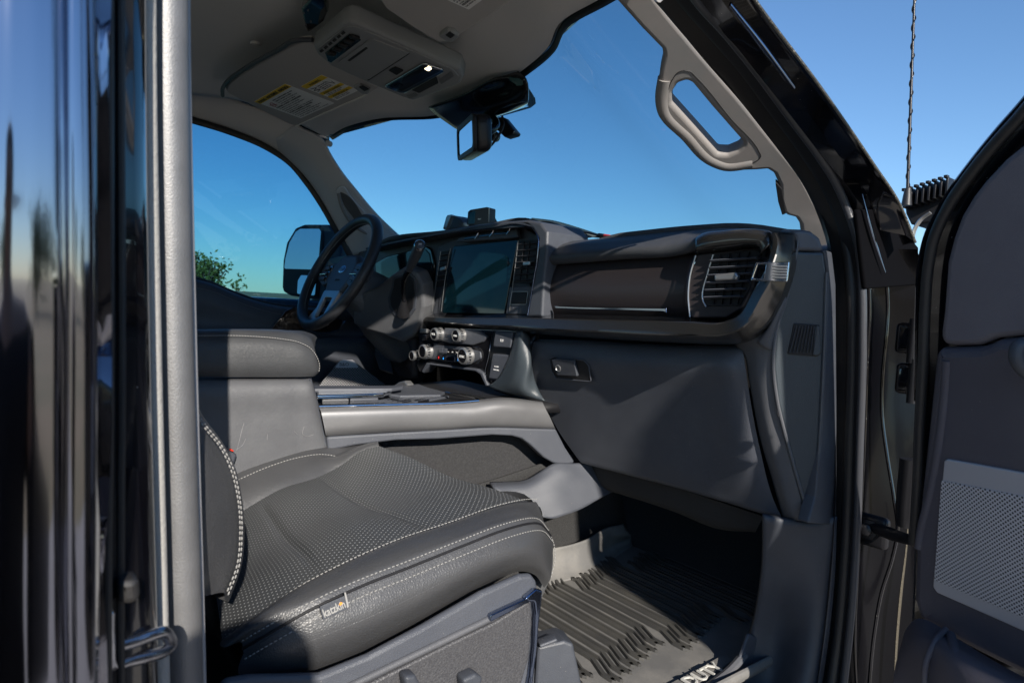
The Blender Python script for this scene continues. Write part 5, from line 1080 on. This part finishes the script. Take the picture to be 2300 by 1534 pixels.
# hinge face between the opening and the open door
hA = Xs([(1925, 520, .875), (1940, 634, .89), (1942, 760, .89), (1936, 1000, .89), (1929, 1200, .89), (1917, 1380, .89), (1895, 1580, .89)])
hB = Ys([(1958, 560, 1.15), (1952, 634, 1.19), (1950, 760, 1.20), (1944, 1000, 1.20), (1936, 1200, 1.20), (1924, 1380, 1.20), (1915, 1580, 1.20)])
hC = Ys([(2000, 560, 1.20), (1998, 640, 1.25), (1990, 760, 1.27), (1990, 1000, 1.27), (2000, 1200, 1.27), (1970, 1380, 1.27), (1955, 1580, 1.27)])
hD = Ys([(2060, 560, 1.22), (2080, 640, 1.32), (2090, 760, 1.36), (2090, 1000, 1.36), (2080, 1200, 1.36), (2070, 1380, 1.36), (2070, 1580, 1.36)])
grid('hinge_face', [hA, hB, hC, hD], M['jamb'], ap, 60, 40)
tube('flange_bead', Xs([(1938, 560, .885), (1951, 640, .89), (1953, 700, .892), (1948, 800, .892), (1941, 1000, .892), (1933, 1150, .892), (1925, 1300, .892), (1920, 1430, .892), (1925, 1580, .892)]), .0026, M['paint'], ap, 80, 10)
tube('flange_bead', Ys([(1975, 560, 1.17), (1990, 630, 1.20), (1994, 690, 1.21), (1990, 760, 1.21), (1983, 830, 1.21), (1981, 930, 1.21), (1992, 1020, 1.21), (2008, 1120, 1.21), (2016, 1190, 1.21), (2005, 1250, 1.21), (1980, 1330, 1.21), (1964, 1420, 1.21), (1950, 1560, 1.21)]), .0032, M['paint'], ap, 100, 10)
tube('fender_edge', Ys([(2042, 1135, 1.28), (2036, 1230, 1.28), (2025, 1320, 1.28), (2015, 1430, 1.28), (2009, 1540, 1.28)]), [.001, .003, .005, .0045, .003], mat('dusty_metal_edge', (.11, .095, .07), .5, .4, bump=1.2, bs=200), ap, 40, 10, flat=.4)
hg = empty('door_check', truck)
lathe('check_bolt', Y(1949, 1188, 1.18), frame((.1, -1, .1)), [(.018, -.01), (.018, .004), (.011, .005), (.010, .013), (.008, .014)], M['alu'], hg, 6)
tube('check_arm', Ys([(1955, 1184, 1.18), (1990, 1195, 1.17), (2030, 1208, 1.15), (2060, 1216, 1.12)]), [.008, .011, .009, .009], M['alu'], hg, 20, 10, flat=.6)
box('check_bracket', Y(1962, 1192, 1.19), (.05, .02, .055), M['alu'], hg, ch=.008)
for yy in (760, 850):
    box('door_hinge', Y(2048, yy, 1.17), (.035, .05, .05), M['paint'], hg, ch=.008)
    lathe('hinge_pin', Y(2052, yy+6, 1.14), Matrix.Identity(3), [(.008, -.035), (.008, .035)], M['alu'], hg, 14)
lathe('hinge_pin', Y(2040, 1100, 1.16), Matrix.Identity(3), [(.012, -.06), (.016, -.03), (.016, .05)], M['alu'], hg, 14)

# passenger pillar trim with grab handle
pr = empty('passenger_pillar_trim', truck, label='light grey pillar cover with built-in grab handle')
ppr = Plane((.715, .98, .36), (.93, -.37, .0))
ppr = Plane((.715, 1.0, .36), (.35, -.46, -.70))
trim = [(1340, -60), (1382, 0), (1440, 65), (1487, 113), (1489, 128), (1482, 160), (1474, 226), (1476, 246), (1487, 267), (1540, 320), (1596, 374), (1612, 383), (1640, 387), (1700, 385), (1724, 383), (1738, 392), (1750, 418), (1751, 450), (1759, 478), (1768, 486), (1787, 491), (1796, 505), (1800, 535), (1800, 590), (1872, 590), (1868, 555), (1858, 500), (1835, 458), (1800, 390), (1738, 316), (1662, 222), (1570, 116), (1500, 32), (1430, -60)]
hole = [(1543, 183), (1556, 190), (1600, 243), (1668, 320), (1670, 327), (1657, 339), (1635, 348), (1613, 347), (1560, 288), (1509, 232), (1509, 210), (1522, 190)]
ext('pillar_cover', trim, ppr, .035, M['pillar'], pr, bevel=.008, r=.006, holes=[hole], hr=.010, bres=4)
hs = [(1537, 159), (1549, 161), (1561, 172), (1640, 266), (1706, 344), (1709, 352), (1704, 359), (1670, 370), (1620, 374), (1606, 370), (1560, 325), (1500, 262), (1496, 246), (1498, 215), (1510, 180), (1524, 163)]
tube('handle_seam', [ppr.hit(a, b, .0002) for a, b in hs + hs[:1]], .0008, M['black'], pr, 120, 6)
tube('grab_handle', [ppr.hit(a, b, -.010) for a, b in [(1495, 175), (1489, 225), (1492, 243), (1545, 303), (1600, 357), (1630, 368), (1690, 362)]], .0135, M['pillar'], pr, 60, 14, label='grey grab handle bar of the passenger pillar')
ext('tweeter_grille', [(1741, 408), (1756, 425), (1766, 480), (1757, 484), (1748, 455)], ppr, .012, M['black'], pr, off=.002, bevel=.001, r=.002)

# ---- open passenger door ---------------------------------------------------------------------
door = empty('passenger_door', truck, label='open front passenger door with dark inner trim at the right edge')
pd = Plane((1.0, .988, 0), (-.3134, -.9496, -.21))
def Dp(l, off=0): return [pd.hit(a[0], a[1], off if len(a) < 3 else a[2]) for a in l]
def dq(u, z): return V(1.0 + .9496*u, .988 - .3134*u - .2211*z, z)     # metres along the door and up
frm = Dp([(2560, -120), (2420, 60), (2300, 214), (2240, 282), (2183, 351), (2130, 420), (2092, 474), (2060, 530), (2046, 580), (2040, 680), (2042, 900), (2034, 1100), (2030, 1300), (2020, 1560)])
o_ = Vector((1.0, .988, 0)); dd_ = V(.9496, -.3134, 0)
top_u = (frm[0]-o_).dot(dd_)
frm = [dq(1.18, .58), dq(max(top_u, .40)+.12, .60)] + frm + [dq(.02, -.75), dq(1.18, -.75)]
ext3('door_frame', frm, pd.n, .05, M['paint'], door, bevel=.008, r=.02, holes=[[dq(.50, .04), dq(1.135, .04), dq(1.135, .545), dq(.60, .56), dq(.50, .40)]], hr=.02).location = -pd.n*.015
tube('door_frame_seal', Dp([(2380, 150), (2300, 252), (2230, 330), (2180, 392), (2130, 465), (2098, 535), (2085, 600), (2078, 690), (2074, 800), (2066, 950), (2060, 1100), (2052, 1220)], .004), .007, M['rubber'], door, 90, 10)
tube('door_edge_bead', Dp([(2400, 100), (2300, 228), (2240, 296), (2183, 366), (2120, 455), (2082, 530), (2068, 590), (2062, 700), (2060, 900)], -.006), .004, M['paint'], door, 80, 8)
ext('upper_trim', [(2560, 60), (2440, 200), (2300, 322), (2255, 358), (2210, 406), (2182, 442), (2156, 486), (2138, 535), (2124, 590), (2116, 700), (2106, 779), (2195, 777), (2215, 770), (2235, 761), (2300, 755), (2560, 735)], pd, .02, M['doorup'], door, off=.008, bevel=.008, r=.02)
lowtrim = [(2104, 783), (2150, 783), (2197, 781), (2218, 774), (2236, 765), (2300, 759), (2700, 724), (2700, 1640), (2300, 1520), (2200, 1470), (2110, 1420), (2062, 1392), (2048, 1345), (2052, 1230), (2064, 1110), (2076, 996), (2090, 860), (2096, 800)]
ext('lower_trim', lowtrim, pd, .03, M['doorlo'], door, off=.014, bevel=.012, r=.012)
tube('trim_highlight_edge', Dp([(2128, 810), (2122, 900), (2108, 1010), (2090, 1110), (2070, 1190), (2064, 1230)], .012), .006, M['doorlo'], door, 40, 10)
ext('speaker_plate', [(2120, 1035), (2127, 1031), (2300, 1062), (2560, 1115), (2560, 1545), (2300, 1418), (2104, 1331), (2095, 1318), (2096, 1300)], pd, .006, M['spk'], door, off=.017, bevel=.0018, r=.004)
ext('speaker_grille', [(2114, 1079), (2300, 1115), (2560, 1168), (2560, 1510), (2300, 1388), (2098, 1302)], pd, .003, M['grille'], door, off=.018, bevel=.0006, r=.002)
pk_ = [Dp([(2020, 1460, .03), (2040, 1405, .03), (2062, 1388, .03), (2100, 1400, .03), (2130, 1420, .025), (2300, 1520, .02), (2600, 1640, .02)]),
       Dp([(2010, 1500, .06), (2030, 1460, .06), (2060, 1435, .065), (2100, 1438, .07), (2130, 1460, .08), (2300, 1550, .08), (2600, 1660, .08)]),
       Dp([(2005, 1600, .07), (2030, 1600, .07), (2060, 1600, .08), (2100, 1600, .09), (2130, 1600, .10), (2300, 1660, .10), (2600, 1760, .10)])]
grid('map_pocket', pk_, M['doorlo'], door, 40, 20)
tube('pocket_ridge', Dp([(2124, 1412, .04), (2100, 1440, .07), (2082, 1480, .085), (2076, 1560, .09)]), .004, M['doorlo'], door, 24, 10)
tube('pocket_ridge', Dp([(2135, 1425, .04), (2150, 1480, .08), (2185, 1560, .09)]), .006, M['doorlo'], door, 24, 10)
tube('door_pull', Dp([(2320, 780, .03), (2292, 775, .04), (2284, 800, .045), (2300, 830, .04), (2330, 850, .03)]), .008, M['soft'], door, 30, 12)

# ---- lamp pod and aerial by the hood -------------------------------------------------------------
aux = empty('auxiliary_lamp', truck, label='black lamp pod with tall cooling fins beside the hood')
pa = PY(1.55)
it = []
for i in range(8):
    xx = 2034 + i*13.5; y0 = 428 - i*4.2
    a = Y(xx, y0, 1.50); b = Y(xx-1, y0+40, 1.50)
    it.append(boxd((a+b)/2 + V(0, .04, 0), (.0045, .09, (a-b).length), None, .001))
    it.append(boxd(a + V(0, -.006, -.0), (.007, .012, .006), None, .001))
multi('cooling_fins', it, M['alu'], aux)
ext('lamp_body', [(2030, 440), (2140, 415), (2145, 480), (2090, 500), (2046, 505), (2034, 480)], PY(1.53), .08, M['black'], aux, bevel=.004, r=.006)
tube('lamp_bracket', Ys([(2048, 540, 1.5), (2056, 512, 1.5), (2072, 490, 1.5), (2090, 478, 1.5)]), .007, M['satinchrome'], aux, 20, 10, flat=.5)
an = empty('whip_antenna', truck, label='thin black spiral wound aerial standing by the hood')
A0, A1 = Y(2038, 440, 1.47), Y(2056, -60, 1.47)
tube('mast', [A0, A1], [.0032, .0022], M['alu'], an, 10, 10)
lathe('mast_base', A0 - V(0, 0, .02), Matrix.Identity(3), [(.010, 0), (.008, .02), (.006, .035)], M['rubber'], an, 16)
d = (A1-A0).normalized(); u_ = d.cross(V(0, 1, 0)).normalized(); v_ = d.cross(u_); L_ = (A1-A0).length
tube('spiral_winding', [A0 + d*(L_*t/240) + (u_*math.cos(t*2*math.pi/20) + v_*math.sin(t*2*math.pi/20))*.0034 for t in range(8, 240)], .0012, M['alu'], an, 460, 6)

# ---- pillar between the doors and rear door at the left edge -----------------------------------------
bp = empty('centre_pillar', truck)
def col(px_top, px_mid, px_bot, x):
    l = [X(px_top, -160, x), X(px_top, 0, x), X(px_mid, 750, x), X(px_bot, 1534, x), X(px_bot+6, 1900, x)]
    return [V(l[0].x - .07, l[0].y + .02, .52)] + l + [V(l[-1].x, l[-1].y, -.76)]
S0 = col(322, 326, 344, .865); S1 = col(333, 348, 368, .825); 
tube('flocked_door_seal', [a.lerp(b, .5) for a, b in zip(col(374, 388, 413, .80), col(374, 388, 413, .80))], .0148, M['sealgrey'], bp, 60, 24, label='thick grey tube seal running down the pillar')
fabp = col(333, 345, 365, .842)
tube('woven_seal_edge', fabp, .0052, M['sealfab'], bp, 120, 10)
tube('trim_edge', col(415, 430, 452, .785), .0042, mat('pale_edge', (.30, .30, .31), .4), bp, 60, 10)
pil = [col(238, 240, 236, .935), col(252, 252, 250, .925), col(258, 262, 262, .905), col(290, 296, 300, .895), col(318, 326, 344, .885), col(326, 336, 356, .85), col(345, 360, 380, .80), col(415, 428, 452, .775), [p + V(-.05, -.03, 0) for p in col(415, 428, 452, .775)], [V(.70, -.22, p.z) for p in col(415, 428, 452, .775)]]
grid('pillar_panel', pil, M['paint'], bp, 40, 60)
for a in (col(246, 246, 243, .932), col(272, 274, 272, .903)): tube('pillar_bead', a, .0022, M['rubber'], bp, 40, 8)
st = empty('door_striker', truck, label='shiny steel loop of the door latch on the pillar')
pst_ = [X(250, 1450, .93), X(262, 1440, .93)]
tube('striker_loop', Xs([(258, 1452, .90), (300, 1440, .895), (345, 1424, .89), (368, 1420, .885), (380, 1432, .88), (384, 1448, .875), (372, 1460, .88), (330, 1474, .89), (290, 1484, .895), (262, 1494, .90)]), .0042, M['steel'], st, 60, 14)
ext('striker_plate', [(240, 1372), (252, 1362), (258, 1380), (262, 1440), (262, 1500), (252, 1515), (242, 1490), (238, 1420)], PX(.925), .02, M['steel'], st, bevel=.004, r=.004)
ext('door_bumper', [(266, 1318), (272, 1306), (300, 1302), (314, 1305), (316, 1340), (302, 1358), (272, 1358), (266, 1340)], PX(.915), .02, M['rubber'], st, bevel=.004, r=.004)
rd_ = empty('rear_door', truck, label='black painted rear door with sun glints at the left edge')
rdx = [col(-300, -300, -300, .955), col(-120, -130, -140, .980), col(-30, -40, -50, .9880), col(20, 10, 0, .9896), col(80, 70, 60, .9902), col(128, 129, 130, .9899), col(137, 138, 139, .9855), col(147, 148, 149, .9860), col(155, 157, 159, .9885), col(190, 194, 194, .9881), col(212, 216, 214, .9855), col(224, 228, 225, .972), col(231, 234, 231, .950), [p + V(-.04, -.01, 0) for p in col(231, 234, 231, .945)]]
grid('door_skin', rdx, M['door_paint'], rd_, 60, 90, thick=.03, linv=True)

# ---- outer body so that the cabin is closed and throws real shade ----------------------------------
body = empty('outer_body', truck)
rt = [[V(x, y, z) for x in (-.82, -.7, -.3, 0, .3, .7, .82)] for y, z in ((.86, .50), (.7, .60), (.3, .645), (-.4, .65), (-1.3, .62))]
for r_ in rt:
    for p in r_: p.z -= .08*max(0, abs(p.x)-.6)/.26; 
rt[0] = [V(-.66, .84, .50), V(-.45, .92, .525), V(-.2, .96, .53), V(0, .965, .53), V(.2, .92, .525), V(.45, .83, .515), V(.64, .75, .50)]
grid('roof_skin', rt, M['paint'], body, 30, 20, thick=.01)
# roof side rail above the passenger door
tube('roof_side_rail', [V(.80, .60, .43), V(.805, .40, .50), V(.81, .1, .535), V(.81, -.4, .54), V(.80, -1.3, .53)], .035, M['paint'], body, 30, 12)
box('rear_cabin_wall', (0, -1.32, -.33), (1.7, .06, .70), M['soft'], body, ch=.02)
box('rear_bench', (0, -1.0, -.35), (1.4, .5, .3), M['leather'], body, ch=.06)
box('lower_rear_side', (.945, -.75, -.37), (.08, 1.36, .78), M['paint'], body, ch=.03)
box('cargo_bed', (0, -2.35, -.42), (1.86, 1.95, .86), M['paint'], body, ch=.04)
tube('rear_window_frame', [V(.90, -.12, .0), V(.87, -.15, .35), V(.84, -.3, .48), V(.84, -1.1, .47), V(.88, -1.28, .3), V(.92, -1.3, .0)], .025, M['paint'], rd_, 40, 10)
box('driver_side_body', (-.87, 0, -.45), (.08, 2.8, .86), M['paint'], body, ch=.03)
box('rear_side_glass_frame', (-.83, -.42, .22), (.05, .10, .5), M['paint'], body, ch=.02)
box('sill', (.86, .62, -.72), (.14, 1.25, .12), M['soft'], body, ch=.02)
hoodr = [[V(x, y, z - .04*abs(x)**2) for x in (-.85, -.4, 0, .4, .80)] for y, z in ((1.50, .13), (2.0, .12), (2.6, .06), (2.75, -.1))]
grid('engine_hood', hoodr, M['paint'], body, 20, 16, thick=.01)
grid('cowl', [[V(x, 1.40, .13) for x in (-.8, 0, .8)], [V(x, 1.52, .10) for x in (-.8, 0, .8)]], M['black'], body, 10, 4)
box('front_side', (.925, 1.98, -.35), (.09, 1.26, .85), M['jamb'], body, ch=.03)
box('front_side', (-.88, 2.0, -.35), (.08, 1.3, .85), M['paint'], body, ch=.03)
box('underbody', (0, .5, -.78), (1.6, 3.6, .12), M['black'], body, ch=.02)
for x in (-.80, .80):
    for y in (2.15, -2.2):
        Mx = Matrix(((0, 0, 1), (0, 1, 0), (-1, 0, 0)))
        lathe('wheel', (x, y, -1.06), Mx, [(.20, -.12), (.40, -.14), (.42, -.10), (.42, .10), (.40, .14), (.24, .14), (.22, .10), (.08, .09)], M['rubber'], truck, 48)

# ---- things standing on the dash -----------------------------------------------------------------------
ph_ = empty('phone_cradle', None, label='small black phone cradle standing on the dash top left of the display unit', cat='phone holder')
pq = PY(1.06)
ext('cradle_body', [(993, 516), (1003, 488), (1008, 484), (1018, 484), (1030, 490), (1046, 506), (1042, 512)], pq, .05, M['soft'], ph_, bevel=.004, r=.005)
ext('cradle_arm', [(1001, 488), (1004, 483), (1012, 482), (1020, 485), (1012, 489), (1003, 512), (994, 514)], PY(1.03), .012, M['satinchrome'], ph_, bevel=.003, r=.003)
dv = empty('display_unit', None, label='small square black display unit with faint white print on the dash top', cat='display')
pu = Plane(Y(1075, 490, 1.08), (.25, -1, 0))
ext('unit_body', [(1048, 508), (1050, 476), (1056, 471), (1092, 465), (1099, 467), (1098, 500), (1094, 504)], pu, .03, M['alu'], dv, bevel=.003, r=.003)
ext('unit_face', [(1051, 504), (1053, 477), (1068, 474), (1066, 502)], pu, .002, M['screen'], dv, off=.0012, bevel=.0004, r=.001)
text('MiniX', pu.hit(1073, 494, .001), (1, 0, 0), pu.n, .013, M['stitchd'], dv, name='unit_lettering')
tube('unit_stand', Ys([(1099, 482, 1.12), (1108, 494, 1.12), (1114, 503, 1.12)]), [.012, .008, .006], M['alu'], dv, 10, 10)
cb = empty('charging_cable', None, label='thin black cable with a red tip lying on the dash top', cat='cable')
tube('cable', Ys([(1290, 519, 1.15), (1320, 523, 1.12), (1345, 529, 1.09)]), .0022, M['black'], cb, 16, 8)
tube('cable_plug', Ys([(1345, 528, 1.09), (1358, 530, 1.075)]), .0042, M['black'], cb, 8, 10)
tube('red_tip', Ys([(1358, 530, 1.075), (1370, 532, 1.065)]), .0042, M['red'], cb, 8, 10)

# ---- ground and surroundings -------------------------------------------------------------------------------
GZ = -1.48
def gmat(name, c1, c2, sc, c3=None):
    m = mat(name, c1, .95, vary=(c2, sc, 0), bump=1.0, bs=6); return m
ground = mesh('ground', [(-900, -900, GZ), (900, -900, GZ), (900, 900, GZ), (-900, 900, GZ)], [(0, 1, 2, 3)], gmat('dry_grass', (.30, .22, .12), (.17, .16, .07), .5), None, kind='structure')
road = mesh('road', [(-3.2, -900, GZ+.004), (5.2, -900, GZ+.004), (5.2, 900, GZ+.004), (-3.2, 900, GZ+.004)], [(0, 1, 2, 3)], gmat('sandy_asphalt', (.40, .36, .31), (.30, .27, .24), 1.2), None, kind='structure')
# bush-like tree far beyond the driver window
def tree(c, h, w_, label, seed, name='bushy_tree', n=900, group=None):
    rnd = random.Random(seed); t_ = empty(name, None, loc=c, label=label, cat='tree', group=group)
    stems = []; tips = []
    for i in range(9):
        a = rnd.uniform(0, 6.28); r_ = rnd.uniform(.15, .5)*w_
        p1 = V(math.cos(a)*r_*.4, math.sin(a)*r_*.4, h*.45); p2 = V(math.cos(a)*r_, math.sin(a)*r_, h*rnd.uniform(.7, 1)); tips += [p1, p2]
        stems.append(tube_data(catmull([V(0, 0, 0), V(0, 0, h*.15), p1, p2], 10), [.09*w_*(1-j/11)*.35 + .01 for j in range(10)], 6))
    multi('trunk', stems, mat('bark', (.10, .075, .05), .9), t_)
    vs = []; fs = []
    cl = [V(rnd.gauss(0, .27)*w_, rnd.gauss(0, .27)*w_, h*(.3 + .65*rnd.random()**.8)) for _ in range(46)]
    for i in range(n):
        b = rnd.choice(cl); s = .12*w_
        o = b + V(rnd.gauss(0, s), rnd.gauss(0, s), rnd.gauss(0, s*.8)); q1 = V(rnd.gauss(0, 1), rnd.gauss(0, 1), rnd.gauss(0, 1)).normalized(); q2 = q1.cross(V(rnd.gauss(0, 1), rnd.gauss(0, 1), rnd.gauss(0, 1))).normalized()
        l = rnd.uniform(.05, .1)*w_*.6; k_ = len(vs); vs += [o-q1*l, o-q2*l*.5, o+q1*l, o+q2*l*.5]; fs.append((k_, k_+1, k_+2, k_+3))
    mesh('crown', vs, fs, mat('leaves', (.09, .13, .025), .7, vary=((.16, .15, .03), 3, 0)), t_)
r1 = ray(440, 640); r1 = r1/ r1.length; tc_ = CAM + r1*26; 
tree(V(tc_.x, tc_.y, GZ), 2.55, 1.9, 'small bushy green tree seen through the bottom of the driver window', 3, n=2600)
tree(V(32, -9, GZ), 3.6, 5, 'wide dark bush reflected in the pillar paint', 5, name='roadside_bush', n=1500)
tree(V(38, 3, GZ), 4.2, 6, 'broad round bush across the road from the truck', 6, name='roadside_bush', n=1500)
tree(V(30, 12, GZ), 3.2, 5, 'low spreading bush ahead of the truck on the far roadside', 7, name='roadside_bush', n=1500)
bpy.context.view_layer.update()
# ---- the photographer, standing behind the camera, seen as a dark reflection in the paint -----------
def skinned(name, joints, edges, m, parent, sub=2, root=0, **k):
    me = bpy.data.meshes.new(name); me.from_pydata([j[0] for j in joints], edges, [])
    o = bpy.data.objects.new('tmp', me); COL.objects.link(o); s_ = o.modifiers.new('s', 'SKIN')
    for i, j in enumerate(joints):
        r_ = j[1] if isinstance(j[1], tuple) else (j[1], j[1]); me.skin_vertices[0].data[i].radius = r_; me.skin_vertices[0].data[i].use_root = (i == root)
    s_.use_smooth_shade = True; s_.branch_smoothing = .6
    u = o.modifiers.new('u', 'SUBSURF'); u.levels = sub; u.render_levels = sub
    dg = bpy.context.evaluated_depsgraph_get(); dg.update(); mm = bpy.data.meshes.new_from_object(o.evaluated_get(dg)); bpy.data.objects.remove(o); mm.name = name; mm.materials.clear()
    return link(name, mm, m, parent, 180, **k)
pe = empty('person', None, loc=(1.80, -.16, GZ), label='photographer in dark jacket and trousers standing outside the passenger door', cat='person')
H = 1.70
J = [((0, 0, .95), (.09, .065)), ((0, 0, 1.12), (.085, .07)), ((0, 0, 1.30), (.13, .09)), ((0, 0, 1.42), (.085, .075)), ((-.01, 0, 1.49), .052), ((-.02, 0, 1.56), (.068, .078)), ((-.02, 0, 1.63), (.074, .088)), ((-.015, 0, 1.665), (.05, .06))]
Ed = [(0, 1), (1, 2), (2, 3), (3, 4), (4, 5), (5, 6), (6, 7)]
cloth_j, cloth_e, trou_j, trou_e = [], [], [], []
for s in (-1, 1):
    b = len(J)
    J += [((0, s*.17, 1.36), .062), ((.01, s*.22, 1.10), .045), ((-.04, s*.23, .87), .032), ((-.05, s*.23, .81), (.018, .036)), ((-.055, s*.228, .76), (.014, .038))]
    Ed += [(3, b), (b, b+1), (b+1, b+2), (b+2, b+3), (b+3, b+4)]
    for f, (dx, l) in enumerate(((-.027, .068), (-.009, .078), (.009, .074), (.026, .058))):
        q_ = len(J); J += [((-.055+dx, s*.228, .735), .0085), ((-.058+dx, s*.222, .735-l*.5), .008), ((-.055+dx, s*.212, .735-l), .0065)]; Ed += [(b+4, q_), (q_, q_+1), (q_+1, q_+2)]
    q_ = len(J); J += [((-.095, s*.218, .775), .010), ((-.105, s*.208, .74), .008)]; Ed += [(b+3, q_), (q_, q_+1)]
    b = len(J); J += [((0, s*.095, .88), .085), ((-.01, s*.10, .50), .055), ((.01, s*.105, .10), .038)]; Ed += [(0, b), (b, b+1), (b+1, b+2)]
skinned('body', J, Ed, mat('skin', (.42, .25, .17), .5), pe, 2)
jk = [((0, 0, .78), (.20, .16)), ((0, 0, .96), (.19, .15)), ((0, 0, 1.14), (.165, .13)), ((0, 0, 1.30), (.18, .13)), ((0, 0, 1.46), (.11, .10))]
je = [(0, 1), (1, 2), (2, 3), (3, 4)]
for s in (-1, 1):
    b = len(jk); jk += [((0, s*.17, 1.375), .092), ((.01, s*.225, 1.10), .060), ((-.04, s*.23, .86), .050)]; je += [(3, b), (b, b+1), (b+1, b+2)]
skinned('jacket', jk, je, mat('dark_cloth', (.012, .012, .015), .85, bump=.5, bs=300), pe, 2)
tk = [((0, 0, 1.07), (.15, .12)), ((0, 0, .96), (.16, .12))]; te = [(0, 1)]
for s in (-1, 1):
    b = len(tk); tk += [((0, s*.095, .86), .10), ((-.01, s*.10, .50), .075), ((.01, s*.105, .08), .062)]; te += [(1, b), (b, b+1), (b+1, b+2)]
skinned('trousers', tk, te, mat('dark_denim', (.015, .018, .028), .85), pe, 2)
for s in (-1, 1):
    skinned('shoe', [((.04, s*.105, .05), .045), ((-.05, s*.11, .045), .042), ((-.16, s*.115, .035), .036)], [(0, 1), (1, 2)], mat('shoe_leather', (.02, .018, .016), .5), pe, 2)
skinned('hair', [((.03, 0, 1.56), (.07, .05)), ((.015, 0, 1.64), (.085, .075)), ((-.03, 0, 1.695), (.07, .045))], [(0, 1), (1, 2)], mat('hair', (.02, .014, .01), .8), pe, 2)
skinned('nose', [((-.095, 0, 1.60), .010), ((-.112, 0, 1.575), .012)], [(0, 1)], mat('skin_tone', (.42, .25, .17), .5), pe, 1)
multi('eyes', [lathed((-.088, s*.031, 1.605), frame((-1, 0, 0)), [(.011, 0), (.009, .006), (.004, .009)], 12) for s in (-1, 1)], mat('eye', (.05, .04, .035), .2), pe)
box('mouth', (-.094, 0, 1.545), (.008, .045, .009), mat('lips', (.32, .13, .11), .5), pe, ch=.003)
for s in (-1, 1): skinned('ear', [((-.01, s*.078, 1.575), .010), ((-.005, s*.086, 1.60), .012)], [(0, 1)], mat('skin_ear', (.42, .25, .17), .5), pe, 1)
bpy.context.view_layer.update()
